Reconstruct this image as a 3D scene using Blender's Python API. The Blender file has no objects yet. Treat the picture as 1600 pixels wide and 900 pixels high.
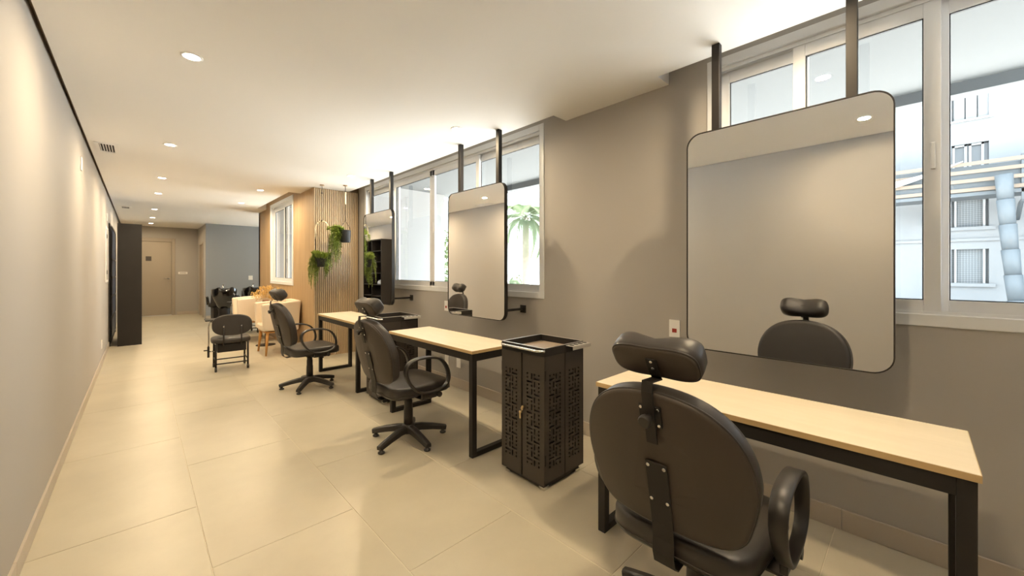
import bpy, bmesh, math, random
from mathutils import Vector, Matrix
random.seed(7)
PI = math.pi
SC = bpy.context.scene
COL = SC.collection

# ------------------------------------------------------------------ camera
CAM_H = 1.314
cd = bpy.data.cameras.new('camera')
cd.sensor_width = 36.0
cd.lens = 607.0 / 1600.0 * 36.0
cd.shift_y = -28.0 / 1600.0
cd.clip_start = 0.02
cam = bpy.data.objects.new('camera', cd)
COL.objects.link(cam)
cam.location = (0, 0, CAM_H)
cam.rotation_euler = (PI / 2, 0, -math.atan2(582.0, 607.0))
SC.camera = cam

# ------------------------------------------------------------------ world, exposure
w = bpy.data.worlds.new('sky')
SC.world = w
w.use_nodes = True
bg = w.node_tree.nodes['Background']
bg.inputs[0].default_value = (0.82, 0.93, 1.0, 1)
bg.inputs[1].default_value = 3.5
sd = bpy.data.lights.new('sun', 'SUN')
sd.energy = 22.0; sd.angle = 0.01; sd.color = (1.0, 0.95, 0.88)
sun = bpy.data.objects.new('sun', sd); COL.objects.link(sun)
sun.rotation_euler = Vector((0.5, 0.6, 1.4)).to_track_quat('Z', 'Y').to_euler()
SC.view_settings.view_transform = 'Standard'
SC.view_settings.look = 'None'
SC.view_settings.gamma = 1.0
SC.view_settings.use_curve_mapping = False
SC.view_settings.exposure = 1.64
LAMP_W = 6.7
LAMP_COL = (1.0, 0.785, 0.495)
try:
    SC.cycles.use_denoising = True
    SC.cycles.max_bounces = 10
    SC.cycles.diffuse_bounces = 6
    SC.cycles.glossy_bounces = 5
    SC.cycles.transparent_max_bounces = 16
    SC.cycles.sample_clamp_indirect = 6.0
    SC.cycles.caustics_reflective = False
    SC.cycles.caustics_refractive = False
except Exception:
    pass

# ------------------------------------------------------------------ materials
def new_mat(name):
    m = bpy.data.materials.new(name)
    m.use_nodes = True
    nt = m.node_tree
    return m, nt, nt.nodes['Principled BSDF']

def lk(nt, a, b):
    nt.links.new(a, b)

def mat(name, col, rough=0.5, metal=0.0, var=0.0, scale=6.0, bump=0.0, bscale=60.0, spec=0.5, coat=0.0):
    m, nt, b = new_mat(name)
    b.inputs['Base Color'].default_value = (*col, 1)
    b.inputs['Roughness'].default_value = rough
    b.inputs['Metallic'].default_value = metal
    b.inputs['Specular IOR Level'].default_value = spec
    if coat:
        b.inputs['Coat Weight'].default_value = coat
        b.inputs['Coat Roughness'].default_value = 0.05
    tc = nt.nodes.new('ShaderNodeTexCoord')
    if var:
        n = nt.nodes.new('ShaderNodeTexNoise')
        n.inputs['Scale'].default_value = scale
        n.inputs['Detail'].default_value = 4
        lk(nt, tc.outputs['Object'], n.inputs['Vector'])
        r = nt.nodes.new('ShaderNodeMix')
        r.data_type = 'RGBA'
        r.inputs[6].default_value = (*[c * (1 - var) for c in col], 1)
        r.inputs[7].default_value = (*[min(1, c * (1 + var)) for c in col], 1)
        lk(nt, n.outputs['Fac'], r.inputs[0])
        lk(nt, r.outputs[2], b.inputs['Base Color'])
    if bump:
        n2 = nt.nodes.new('ShaderNodeTexNoise')
        n2.inputs['Scale'].default_value = bscale
        n2.inputs['Detail'].default_value = 3
        lk(nt, tc.outputs['Object'], n2.inputs['Vector'])
        bp = nt.nodes.new('ShaderNodeBump')
        bp.inputs['Strength'].default_value = bump
        bp.inputs['Distance'].default_value = 0.002
        lk(nt, n2.outputs['Fac'], bp.inputs['Height'])
        lk(nt, bp.outputs['Normal'], b.inputs['Normal'])
    return m

def wood_mat(name, c1, c2, stretch=(30, 30, 1.5), rough=0.5, strength=1.0):
    m, nt, b = new_mat(name)
    tc = nt.nodes.new('ShaderNodeTexCoord')
    mp = nt.nodes.new('ShaderNodeMapping')
    mp.inputs['Scale'].default_value = stretch
    lk(nt, tc.outputs['Object'], mp.inputs['Vector'])
    n = nt.nodes.new('ShaderNodeTexNoise')
    n.inputs['Scale'].default_value = 1.0
    n.inputs['Detail'].default_value = 5
    n.inputs['Roughness'].default_value = 0.6
    n.inputs['Distortion'].default_value = 0.6
    lk(nt, mp.outputs['Vector'], n.inputs['Vector'])
    cr = nt.nodes.new('ShaderNodeValToRGB')
    cr.color_ramp.elements[0].position = 0.3
    cr.color_ramp.elements[1].position = 0.72
    cr.color_ramp.elements[0].color = (*c1, 1)
    cr.color_ramp.elements[1].color = (*c2, 1)
    lk(nt, n.outputs['Fac'], cr.inputs['Fac'])
    lk(nt, cr.outputs['Color'], b.inputs['Base Color'])
    b.inputs['Roughness'].default_value = rough
    return m

def tile_mat():
    m, nt, b = new_mat('porcelain_tile')
    geo = nt.nodes.new('ShaderNodeNewGeometry')
    n = nt.nodes.new('ShaderNodeTexNoise')
    n.inputs['Scale'].default_value = 1.6
    n.inputs['Detail'].default_value = 6
    n.inputs['Roughness'].default_value = 0.6
    lk(nt, geo.outputs['Position'], n.inputs['Vector'])
    cr = nt.nodes.new('ShaderNodeValToRGB')
    cr.color_ramp.elements[0].position = 0.3
    cr.color_ramp.elements[1].position = 0.7
    cr.color_ramp.elements[0].color = (0.435, 0.39, 0.30, 1)
    cr.color_ramp.elements[1].color = (0.515, 0.465, 0.36, 1)
    lk(nt, n.outputs['Fac'], cr.inputs['Fac'])
    oi = nt.nodes.new('ShaderNodeObjectInfo')
    hv = nt.nodes.new('ShaderNodeHueSaturation')
    mr = nt.nodes.new('ShaderNodeMapRange')
    mr.inputs['To Min'].default_value = 0.97
    mr.inputs['To Max'].default_value = 1.03
    lk(nt, oi.outputs['Random'], mr.inputs['Value'])
    lk(nt, mr.outputs['Result'], hv.inputs['Value'])
    lk(nt, cr.outputs['Color'], hv.inputs['Color'])
    lk(nt, hv.outputs['Color'], b.inputs['Base Color'])
    b.inputs['Roughness'].default_value = 0.34
    b.inputs['Specular IOR Level'].default_value = 0.5
    return m

def glass_mat(name, tint=(0.97, 0.99, 1.0), refl=1.0):
    m = bpy.data.materials.new(name)
    m.use_nodes = True
    nt = m.node_tree
    nt.nodes.remove(nt.nodes['Principled BSDF'])
    out = nt.nodes['Material Output']
    tr = nt.nodes.new('ShaderNodeBsdfTransparent')
    tr.inputs[0].default_value = (*tint, 1)
    gl = nt.nodes.new('ShaderNodeBsdfGlossy')
    gl.inputs['Roughness'].default_value = 0.0
    gl.inputs['Color'].default_value = (refl, refl, refl, 1)
    lw = nt.nodes.new('ShaderNodeLayerWeight')          # Schlick reflectance of a two sided pane
    lw.inputs['Blend'].default_value = 0.5
    pw_ = nt.nodes.new('ShaderNodeMath'); pw_.operation = 'POWER'; pw_.inputs[1].default_value = 5.0
    lk(nt, lw.outputs['Facing'], pw_.inputs[0])
    fr = nt.nodes.new('ShaderNodeMath'); fr.operation = 'MULTIPLY_ADD'
    fr.inputs[1].default_value = 0.85; fr.inputs[2].default_value = 0.07
    lk(nt, pw_.outputs[0], fr.inputs[0])
    mx = nt.nodes.new('ShaderNodeMixShader')
    lk(nt, fr.outputs[0], mx.inputs[0])
    lk(nt, tr.outputs[0], mx.inputs[1])
    lk(nt, gl.outputs[0], mx.inputs[2])
    lk(nt, mx.outputs[0], out.inputs['Surface'])
    return m

def emit_mat(name, col, s):
    m, nt, b = new_mat(name)
    b.inputs['Base Color'].default_value = (*col, 1)
    b.inputs['Emission Color'].default_value = (*col, 1)
    b.inputs['Emission Strength'].default_value = s
    return m

def net_mat():
    m, nt, b = new_mat('window_netting')
    tc = nt.nodes.new('ShaderNodeTexCoord')
    mp = nt.nodes.new('ShaderNodeMapping')
    mp.inputs['Rotation'].default_value = (PI / 4, 0, 0)
    br = nt.nodes.new('ShaderNodeTexChecker')
    br.inputs['Scale'].default_value = 24
    br.inputs[1].default_value = (0.07, 0.08, 0.087, 1)
    br.inputs[2].default_value = (0.13, 0.14, 0.145, 1)
    lk(nt, tc.outputs['Object'], mp.inputs['Vector'])
    lk(nt, mp.outputs['Vector'], br.inputs['Vector'])
    lk(nt, br.outputs['Color'], b.inputs['Base Color'])
    b.inputs['Roughness'].default_value = 0.8
    return m

M = {}
M['wall'] = mat('grey_paint', (0.40, 0.375, 0.345), 0.75, var=0.02, scale=2.0, bump=0.06, bscale=180)
M['grey'] = mat('blue_grey_paint', (0.285, 0.305, 0.33), 0.75, var=0.02, scale=2.0, bump=0.06, bscale=180)
M['ceil'] = mat('ceiling_paint', (0.87, 0.855, 0.825), 0.85, var=0.01, scale=2)
M['gap'] = mat('shadow_gap_paint', (0.16, 0.12, 0.08), 0.9, var=0.05)
M['tile'] = tile_mat()
M['grout'] = mat('grout', (0.62, 0.56, 0.44), 0.85, var=0.04, scale=30)
M['skirt'] = mat('skirting_tile', (0.46, 0.40, 0.33), 0.42, var=0.05, scale=5)
M['alu'] = mat('white_aluminium', (0.74, 0.745, 0.755), 0.38, var=0.01)
M['gasket'] = mat('black_gasket', (0.02, 0.022, 0.025), 0.6, var=0.02)
M['glass'] = glass_mat('window_glass')
M['black_metal'] = mat('black_painted_steel', (0.020, 0.017, 0.015), 0.5, var=0.1, scale=20, spec=0.3)
M['trolley'] = mat('trolley_paint', (0.036, 0.028, 0.022), 0.42, var=0.08, scale=15)
M['black_board'] = mat('black_laminate', (0.017, 0.014, 0.012), 0.55, var=0.1, scale=10, spec=0.3)
M['vinyl'] = mat('black_vinyl', (0.034, 0.028, 0.024), 0.42, var=0.12, scale=12, bump=0.12, bscale=350)
M['plastic'] = mat('black_plastic', (0.026, 0.022, 0.019), 0.38, var=0.08, scale=30, bump=0.08, bscale=400)
M['back_shell'] = mat('dark_brown_black_panel', (0.046, 0.033, 0.024), 0.5, var=0.08, scale=8, bump=0.08, bscale=300)
M['chrome'] = mat('chrome', (0.75, 0.74, 0.72), 0.18, 1.0, var=0.02)
M['brushed'] = mat('brushed_steel', (0.72, 0.69, 0.64), 0.38, 0.85, var=0.03)
M['brass'] = mat('brass', (0.72, 0.58, 0.33), 0.3, 1.0, var=0.03)
M['mirror'] = mat('mirror_silver', (0.88, 0.88, 0.87), 0.0, 1.0, var=0.001)
M['maple'] = wood_mat('pale_maple_laminate', (0.68, 0.585, 0.44), (0.74, 0.645, 0.50), (14, 2.0, 14), 0.42)
M['edge'] = wood_mat('maple_edge_band', (0.50, 0.34, 0.16), (0.58, 0.41, 0.20), (30, 4, 30), 0.5)
M['tray'] = mat('tan_tray_liner', (0.30, 0.23, 0.165), 0.5, var=0.05)
M['oak'] = wood_mat('oak_panel', (0.34, 0.225, 0.115), (0.45, 0.31, 0.17), (16, 16, 0.9), 0.55)
M['oak_slat'] = wood_mat('oak_slat', (0.46, 0.34, 0.20), (0.58, 0.44, 0.28), (20, 20, 1.2), 0.55)
M['oak_dark'] = wood_mat('oak_slat_backing', (0.11, 0.07, 0.035), (0.15, 0.095, 0.05), (20, 20, 1.2), 0.7)
M['leg_wood'] = wood_mat('honey_wood', (0.42, 0.20, 0.05), (0.56, 0.29, 0.08), (30, 30, 3), 0.4)
M['cream'] = mat('cream_upholstery', (0.74, 0.63, 0.49), 0.6, var=0.03, scale=10, bump=0.1, bscale=200)
M['gloss_black'] = mat('glossy_black_ceramic', (0.006, 0.006, 0.007), 0.06, var=0.05, coat=0.6)
M['white_plastic'] = mat('white_plastic', (0.85, 0.83, 0.80), 0.4, var=0.01)
M['red'] = mat('red_plastic', (0.35, 0.04, 0.03), 0.4, var=0.05)
M['dark_slot'] = mat('dark_recess', (0.03, 0.025, 0.022), 0.8, var=0.1)
M['door'] = mat('greige_door_paint', (0.36, 0.31, 0.25), 0.5, var=0.02)
M['sign'] = mat('dark_sign', (0.06, 0.05, 0.045), 0.5, var=0.05)
M['lamp'] = emit_mat('lamp_glow', (1.0, 0.93, 0.80), 14.0)
M['pot'] = mat('black_pot', (0.014, 0.015, 0.016), 0.6, var=0.15, scale=12, spec=0.3)
M['rattan'] = mat('pale_bamboo', (0.76, 0.66, 0.48), 0.5, var=0.1, scale=20)
M['cord'] = mat('black_cord', (0.02, 0.017, 0.015), 0.8, var=0.1)
M['fern'] = mat('fern_green', (0.22, 0.29, 0.045), 0.6, var=0.45, scale=9)
M['stem'] = mat('fern_stem', (0.12, 0.16, 0.04), 0.6, var=0.2)
M['flower'] = mat('dried_flower', (0.70, 0.44, 0.13), 0.8, var=0.3, scale=30)
M['vase'] = mat('amber_vase', (0.24, 0.09, 0.035), 0.35, var=0.1)
M['facade'] = mat('weathered_plaster', (0.135, 0.142, 0.146), 0.9, var=0.24, scale=0.45, bump=0.3, bscale=6)
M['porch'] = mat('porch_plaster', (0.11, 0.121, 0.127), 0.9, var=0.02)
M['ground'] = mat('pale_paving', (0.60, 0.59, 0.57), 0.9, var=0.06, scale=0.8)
M['bounce_slab'] = mat('bounce_slab_grey', (0.20, 0.20, 0.19), 0.85, var=0.08, scale=3)  # dark grey of the added slab that weakens light bounced off the ground
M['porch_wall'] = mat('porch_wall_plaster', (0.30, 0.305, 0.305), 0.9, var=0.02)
M['net'] = net_mat()
M['plank'] = wood_mat('scaffold_plank', (0.11, 0.083, 0.06), (0.14, 0.108, 0.08), (3, 3, 12), 0.8)
M['scaffold'] = mat('grey_steel', (0.05, 0.06, 0.067), 0.6, var=0.1)
M['chute'] = mat('blue_grey_chute', (0.052, 0.064, 0.073), 0.6, var=0.15, scale=3)
M['tarp'] = mat('white_tarp', (0.3, 0.31, 0.31), 0.8, var=0.03)
M['palm'] = mat('palm_leaf', (0.15, 0.19, 0.11), 0.7, var=0.25, scale=5)
M['bark'] = mat('palm_bark', (0.20, 0.17, 0.135), 0.9, var=0.25, scale=8, bump=0.5, bscale=20)
M['bush'] = mat('bush_leaf', (0.06, 0.10, 0.03), 0.7, var=0.4, scale=4)
M['far_frame'] = mat('white_window_frame', (0.22, 0.225, 0.225), 0.5, var=0.01)
M['far_pane'] = mat('grey_far_pane', (0.05, 0.056, 0.06), 0.2, var=0.1, scale=3)
M['dark_glass'] = mat('dark_blue_glass', (0.03, 0.042, 0.075), 0.5, var=0.1, spec=0.15)
M['towel'] = mat('pale_blue_cloth', (0.50, 0.54, 0.60), 0.9, var=0.2, scale=25)
M['steel_sill'] = mat('pale_threshold', (0.62, 0.64, 0.66), 0.4, var=0.02)

# ------------------------------------------------------------------ geometry helpers
class G:
    def __init__(s):
        s.v = []; s.f = []; s.sm = []
    def add(s, vs, fs, smooth=False):
        o = len(s.v)
        s.v += [tuple(p) for p in vs]
        s.f += [tuple(i + o for i in f) for f in fs]
        s.sm += [smooth] * len(fs)
        return s
    def box(s, x0, x1, y0, y1, z0, z1):
        if x0 > x1: x0, x1 = x1, x0
        if y0 > y1: y0, y1 = y1, y0
        if z0 > z1: z0, z1 = z1, z0
        vs = [(x0,y0,z0),(x1,y0,z0),(x1,y1,z0),(x0,y1,z0),(x0,y0,z1),(x1,y0,z1),(x1,y1,z1),(x0,y1,z1)]
        fs = [(0,3,2,1),(4,5,6,7),(0,1,5,4),(1,2,6,5),(2,3,7,6),(3,0,4,7)]
        return s.add(vs, fs)
    def rings(s, rr, caps=True, smooth=True, closed_ring=True, loop=False):
        n = len(rr[0]); o = []
        vs = [p for r in rr for p in r]
        fs = []
        m = len(rr)
        for i in range(m if loop else m - 1):
            a = i * n; b = ((i + 1) % m) * n
            for j in range(n if closed_ring else n - 1):
                k = (j + 1) % n
                fs.append((a + j, a + k, b + k, b + j))
        s.add(vs, fs, smooth)
        if caps and not loop:
            base = len(s.v) - len(vs)
            s.f.append(tuple(base + j for j in range(n - 1, -1, -1))); s.sm.append(False)
            s.f.append(tuple(base + (m - 1) * n + j for j in range(n))); s.sm.append(False)
        return s
    def sweep(s, pts, prof, up=(0, 0, 1), closed=False, smooth=True, caps=True, scales=None):
        P = [Vector(p) for p in pts]; n = len(P); rr = []
        upv = Vector(up)
        for i, p in enumerate(P):
            if closed:
                t = P[(i + 1) % n] - P[i - 1]
            else:
                t = P[min(i + 1, n - 1)] - P[max(i - 1, 0)]
            t.normalize()
            a = upv.cross(t)
            if a.length < 1e-4:
                a = Vector((1, 0, 0)).cross(t)
                if a.length < 1e-4: a = Vector((0, 1, 0)).cross(t)
            a.normalize(); b = t.cross(a)
            k = scales[i] if scales else 1.0
            rr.append([p + a * (u * k) + b * (v_ * k) for u, v_ in prof])
        return s.rings(rr, caps=caps, smooth=smooth, loop=closed)
    def tube(s, pts, r, n=10, closed=False, up=(0.13, 0.2, 0.97), scales=None):
        prof = [(r * math.cos(2 * PI * k / n), r * math.sin(2 * PI * k / n)) for k in range(n)]
        return s.sweep(pts, prof, up, closed, True, True, scales)
    def cyl(s, a, b, r, n=16, r2=None):
        return s.tube([a, b], r, n, scales=[1.0, (r2 / r) if r2 is not None else 1.0])
    def lathe(s, prof, n=24, c=(0, 0, 0), ax='z', smooth=True, caps=True):
        rr = []
        for r, z in prof:
            ring = []
            for k in range(n):
                a = 2 * PI * k / n
                q = (r * math.cos(a), r * math.sin(a), z)
                if ax == 'x': q = (q[2], q[0], q[1])
                elif ax == 'y': q = (q[1], q[2], q[0])
                ring.append((c[0] + q[0], c[1] + q[1], c[2] + q[2]))
            rr.append(ring)
        return s.rings(rr, caps=caps, smooth=smooth)
    def build(s, name, m, parent=None, bevel=0.0, seg=2, sharp=None):
        me = bpy.data.meshes.new(name)
        me.from_pydata(s.v, [], s.f)
        me.polygons.foreach_set('use_smooth', s.sm)
        bm = bmesh.new(); bm.from_mesh(me)
        if bevel > 0:
            ed = [e for e in bm.edges if len(e.link_faces) == 2 and e.calc_face_angle(0) > 0.6]
            bmesh.ops.bevel(bm, geom=ed, offset=bevel, segments=seg, affect='EDGES', profile=0.5)
        bmesh.ops.recalc_face_normals(bm, faces=bm.faces[:])
        bm.to_mesh(me); bm.free()
        me.materials.append(m)
        o = bpy.data.objects.new(name, me)
        COL.objects.link(o)
        if parent: o.parent = parent
        return o

def tag(o, label=None, cat=None, group=None, kind=None):
    if label: o['label'] = label
    if cat: o['category'] = cat
    if group: o['group'] = group
    if kind: o['kind'] = kind
    return o

def thing(name, loc, rz=0.0, label=None, cat=None, group=None, kind=None):
    o = bpy.data.objects.new(name, None)
    o.empty_display_size = 0.1
    COL.objects.link(o)
    o.location = loc; o.rotation_euler = (0, 0, rz)
    return tag(o, label, cat, group, kind)

def copy_tree(o, parent=None):
    c = o.copy(); COL.objects.link(c); c.parent = parent
    for ch in list(o.children):
        copy_tree(ch, c)
    return c

def share(src, name, parent, loc=(0, 0, 0), rot=(0, 0, 0), sc=(1, 1, 1)):
    o = bpy.data.objects.new(name, src.data); COL.objects.link(o)
    o.parent = parent; o.location = loc; o.rotation_euler = rot; o.scale = sc
    return o

def box(name, m, parent, x0, x1, y0, y1, z0, z1, bevel=0.0, seg=2):
    return G().box(x0, x1, y0, y1, z0, z1).build(name, m, parent, bevel, seg)

def struct(o, label, cat):
    return tag(o, label, cat, None, 'structure')

# ================================================================== STRUCTURE
XL, XR, ZC = -0.384, 2.57, 2.56
YB, YE, YG = -1.6, 15.1, 13.15
XA = 4.6                       # far side of the wash alcove
XW, YS, YW = 1.89, 6.28, 10.0    # wood face, slat face, wood wall end
WT = 0.15
# ---- floor: grout bed + real tiles
fl = G()
fl.box(XL - 0.1, XR + 0.05, YB - 0.1, YW, -0.10, -0.002)
fl.box(XL - 0.1, XA + 0.1, YW, YE + 0.1, -0.10, -0.002)
floor = fl.build('floor', M['grout'])
struct(floor, 'large beige porcelain tile floor running the whole corridor', 'floor')
TW, TL, J = 0.62, 1.24, 0.0035
tile_cache = {}
def add_tile(x0, x1, y0, y1):
    wdt, lng = round(x1 - x0 - J, 4), round(y1 - y0 - J, 4)
    if wdt < 0.02 or lng < 0.02: return
    key = (wdt, lng)
    if key not in tile_cache:
        t = G().box(0, wdt, 0, lng, -0.009, 0).build('floor_tile', M['tile'], floor, 0.0012, 1)
        tile_cache[key] = t
        t.location = (x0 + J / 2, y0 + J / 2, 0)
    else:
        share(tile_cache[key], 'floor_tile', floor, (x0 + J / 2, y0 + J / 2, 0))
for k in range(-1, 7):
    x0 = 0.23 + TW * k; x1 = x0 + TW
    off = 2.77 if k % 2 == 1 else 2.15
    y = off - 4 * TL
    while y < YE:
        y0, y1 = max(y, YB), min(y + TL, YE)
        y += TL
        if y1 <= y0: continue
        xa, xb = max(x0, XL), x1
        if y0 < YW:
            xb = min(xb, XR)
        else:
            xb = min(xb, XA)
        if y0 < YW < y1 and x1 > XR:
            add_tile(xa, min(x1, XA), YW, y1)
            y1 = YW; xb = min(x1, XR)
        if xb > xa: add_tile(xa, xb, y0, y1)
    if x0 > XA: break

# ---- ceiling with curtain pockets at the windows
XP, XP3 = 2.41, 1.72
cg = G()
zc1 = 2.70
cg.box(XL + 0.022, XP, YB, YS, ZC, zc1)
cg.box(XP, XR, 1.156, 2.03, ZC, zc1)
cg.box(XL + 0.022, XP3, YS, YW, ZC, zc1)
cg.box(XP3, XW + 0.02, YS, 6.95, ZC, zc1)
cg.box(XP3, XW + 0.02, 9.30, YW, ZC, zc1)
cg.box(XL + 0.022, XA, YW, YE, ZC, zc1)
cg.box(XL - 0.1, XR + 0.1, YB - 0.1, YS, zc1, 2.78)
cg.box(XL - 0.1, XW + 0.12, YS, YW, zc1, 2.78)
cg.box(XL - 0.1, XA + 0.1, YW, YE + 0.1, zc1, 2.78)
ceiling = cg.build('ceiling', M['ceil'])
struct(ceiling, 'white plaster ceiling with raised pockets above the windows', 'ceiling')
tg = G(); tg.box(XL, XL + 0.022, YB, YE, 2.60, 2.699); tg.box(XL + 0.016, XL + 0.022, YB, YE, 2.566, 2.60)
struct(tg.build('trim_1', M['gap']), 'dark shadow gap trim between left wall and ceiling', 'trim')

# ---- walls
struct(G().box(XL - 0.12, XL, YB, YE, 0, 2.70).build('wall_left', M['wall']), 'long plain grey painted wall on the left', 'wall')
W1a, W1b, W2a, W2b, WZ0, WZ1 = -1.40, 0.91, 2.27, 6.03, 1.06, 2.61
wr = G()
X1 = XR + WT
wr.box(XR, X1, YB, YS + 0.05, 0, WZ0)
wr.box(XR, X1, YB, W1a, WZ0, 2.70)
wr.box(XR, X1, W1b, W2a, WZ0, 2.70)
wr.box(XR, X1, W2b, YS + 0.05, WZ0, 2.70)
wr.box(XR, X1, W1a, W1b, WZ1, 2.70)
wr.box(XR, X1, W2a, W2b, WZ1, 2.70)
struct(wr.build('wall_right', M['wall']), 'grey painted window wall behind the hanging mirrors', 'wall')
struct(G().box(XL - 0.12, X1, YB - 0.12, YB, 0, 2.70).build('wall_rear', M['wall']), 'plain grey wall behind the viewer', 'wall')
wb = G().box(XL - 0.12, 0.02, YE, YE + 0.12, 0, 2.70); wb.box(0.72, 1.42, YE, YE + 0.12, 0, 2.70); wb.box(0.02, 0.72, YE, YE + 0.12, 2.17, 2.70)
struct(wb.build('wall_back', M['wall']), 'greige end wall with a door at the far end', 'wall')
wcor = G().box(1.28, 1.40, YG + 0.12, 13.75, 0, 2.70); wcor.box(1.28, 1.40, 14.55, YE, 0, 2.70); wcor.box(1.28, 1.40, 13.75, 14.55, 2.10, 2.70)
struct(wcor.build('wall_corridor', M['wall']), 'short greige side wall beside the far door', 'wall')
struct(G().box(1.28, XA + 0.12, YG, YG + 0.12, 0, 2.70).build('wall_alcove', M['grey']), 'blue grey wall behind the wash basins', 'wall')
wa = G()
wa.box(XA, XA + 0.12, YW, YG, 0, 0.6); wa.box(XA, XA + 0.12, YW, YG, 2.45, 2.70)
wa.box(XA, XA + 0.12, YW, 10.5, 0.6, 2.45); wa.box(XA, XA + 0.12, 12.7, YG, 0.6, 2.45)
struct(wa.build('wall_alcove_side', M['grey']), 'side wall of the wash alcove with a tall window', 'wall')

# wood clad wall with window 3
W3a, W3b = 7.34, 8.92
ww = G()
ww.box(XW, XW + 0.12, YS, W3a, 0, 2.70); ww.box(XW, XW + 0.12, W3b, YW, 0, 2.70)
ww.box(XW, XW + 0.12, W3a, W3b, 0, 1.05); ww.box(XW, XW + 0.12, W3a, W3b, 2.60, 2.70)
ww.box(XW, XA + 0.12, YW - 0.12, YW, 0, 2.70)
wall_wood = ww.build('wall_wood', M['oak'])
struct(wall_wood, 'honey oak veneer wall beside the armchairs', 'wall')
ws = G().box(XW + 0.004, XR - 0.001, YS - 0.001, YS + 0.12, 0, 2.70).build('wall_slat', M['oak_dark'])
struct(ws, 'vertical oak slat wall behind the hanging plants', 'wall')
pitch = 0.0275
ns = 24
first = None
for i in range(ns):
    x = XW + 0.004 + i * pitch
    if x + 0.0175 > XR: break
    if first is None:
        first = G().box(0, 0.0175, -0.020, 0.0, 0.0, 2.555).build('slat', M['oak_slat'], ws, 0.001, 1)
        first.location = (x, YS, 0)
    else:
        share(first, 'slat', ws, (x, YS, 0))
box('corner_post', M['oak'], ws, XW - 0.002, XW + 0.003, YS - 0.018, YS, 0, 2.555)

# ---- baseboards: tile pieces
def baseboard(name, label, axis, fixed, a, b, h, sgn, off=0.0, m='skirt', length=1.24):
    e = thing(name, (0, 0, 0), 0, label, 'baseboard', None, 'structure')
    y = a + off - length
    while y < b:
        y0, y1 = max(y, a), min(y + length, b); y += length
        if y1 - y0 < 0.03: continue
        t = 0.012
        if axis == 'y':
            box('skirting_tile', M[m], e, fixed, fixed + sgn * t, y0 + 0.0015, y1 - 0.0015, 0.001, h, 0.0015, 1)
        else:
            box('skirting_tile', M[m], e, y0 + 0.0015, y1 - 0.0015, fixed, fixed + sgn * t, 0.001, h, 0.0015, 1)
    return e
baseboard('baseboard_right', 'low tile skirting along the window wall', 'y', XR, YB, YS - 0.02, 0.105, -1, 1.864 - 1.24)
baseboard('baseboard_left', 'low tile skirting along the left wall', 'y', XL, YB, YE, 0.085, 1, 0.5)
baseboard('baseboard_back', 'tile skirting right of the far door', 'x', YE, 0.79, 1.28, 0.09, -1)
baseboard('baseboard_alcove', 'tile skirting under the blue grey wall', 'x', YG, 1.28, XA, 0.09, -1)

# ---- windows
def window(name, label, X, ya, yb, z0, z1, sashes, fw=0.055, depth=0.10, proud=0.008):
    """sashes: (y0, y1, track) ; frame around"""
    e = thing(name, (0, 0, 0), 0, label, 'window', None, 'structure')
    f = G()
    xa, xb = X - proud, X + depth
    f.box(xa, xb, ya, ya + fw, z0, z1); f.box(xa, xb, yb - fw, yb, z0, z1)
    f.box(xa, xb, ya + fw, yb - fw, z0, z0 + fw); f.box(xa, xb, ya + fw, yb - fw, z1 - fw, z1)
    fo = f.build('window_frame', M['alu'], e, 0.003, 1)
    # track ribs on the head and sill
    for k, xr in enumerate((X + 0.012, X + 0.048, X + 0.085)):
        box('track_rib', M['alu'], fo, xr, xr + 0.004, ya + fw, yb - fw, z1 - fw - 0.022, z1 - fw)
        box('track_rib', M['alu'], fo, xr, xr + 0.004, ya + fw, yb - fw, z0 + fw, z0 + fw + 0.012)
    for (y0, y1, tr) in sashes:
        sx0 = X + 0.018 + tr * 0.036; sx1 = sx0 + 0.026
        sw = 0.055; zb, zt = z0 + fw + 0.004, z1 - fw - 0.012
        g = G()
        g.box(sx0, sx1, y0, y0 + sw, zb, zt); g.box(sx0, sx1, y1 - sw, y1, zb, zt)
        g.box(sx0, sx1, y0 + sw, y1 - sw, zb, zb + 0.058); g.box(sx0, sx1, y0 + sw, y1 - sw, zt - 0.075, zt)
        so = g.build('sash', M['alu'], e, 0.002, 1)
        q = G(); gx = (sx0 + sx1) / 2; t = 0.004
        q.box(gx - 0.006, gx + 0.006, y0 + sw, y0 + sw + t, zb + 0.058, zt - 0.075)
        q.box(gx - 0.006, gx + 0.006, y1 - sw - t, y1 - sw, zb + 0.058, zt - 0.075)
        q.box(gx - 0.006, gx + 0.006, y0 + sw, y1 - sw, zb + 0.058, zb + 0.058 + t)
        q.box(gx - 0.006, gx + 0.006, y0 + sw, y1 - sw, zt - 0.075 - t, zt - 0.075)
        q.build('gasket', M['gasket'], so)
        p = G().add([(gx, y0 + sw, zb + 0.058), (gx, y1 - sw, zb + 0.058), (gx, y1 - sw, zt - 0.075), (gx, y0 + sw, zt - 0.075)], [(0, 1, 2, 3)])
        p.build('pane', M['glass'], so)
        box('latch', M['alu'], so, sx0 - 0.008, sx0, y0 + 0.018, y0 + 0.034, (zb + zt) / 2 - 0.06, (zb + zt) / 2 + 0.06, 0.002, 1)
    return e
window('window_1', 'wide sliding window behind the nearest mirror', XR, W1a, W1b, WZ0, WZ1,
       [(0.41, 0.855, 1), (-0.075, 0.472, 0), (-0.62, -0.045, 1), (-1.345, -0.58, 0)], depth=0.105)
window('window_2', 'long four sash sliding window behind the two farther mirrors', XR, W2a, W2b, WZ0, WZ1,
       [(2.325, 3.28, 1), (3.20, 4.165, 0), (4.06, 5.10, 0), (5.03, 5.975, 1)], depth=0.105)
window('window_3', 'narrow white window set in the oak wall', XW, W3a, W3b, 1.05, 2.60,
       [(7.39, 8.02, 0), (7.90, 8.87, 1)], depth=0.10, proud=0.012)
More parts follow.
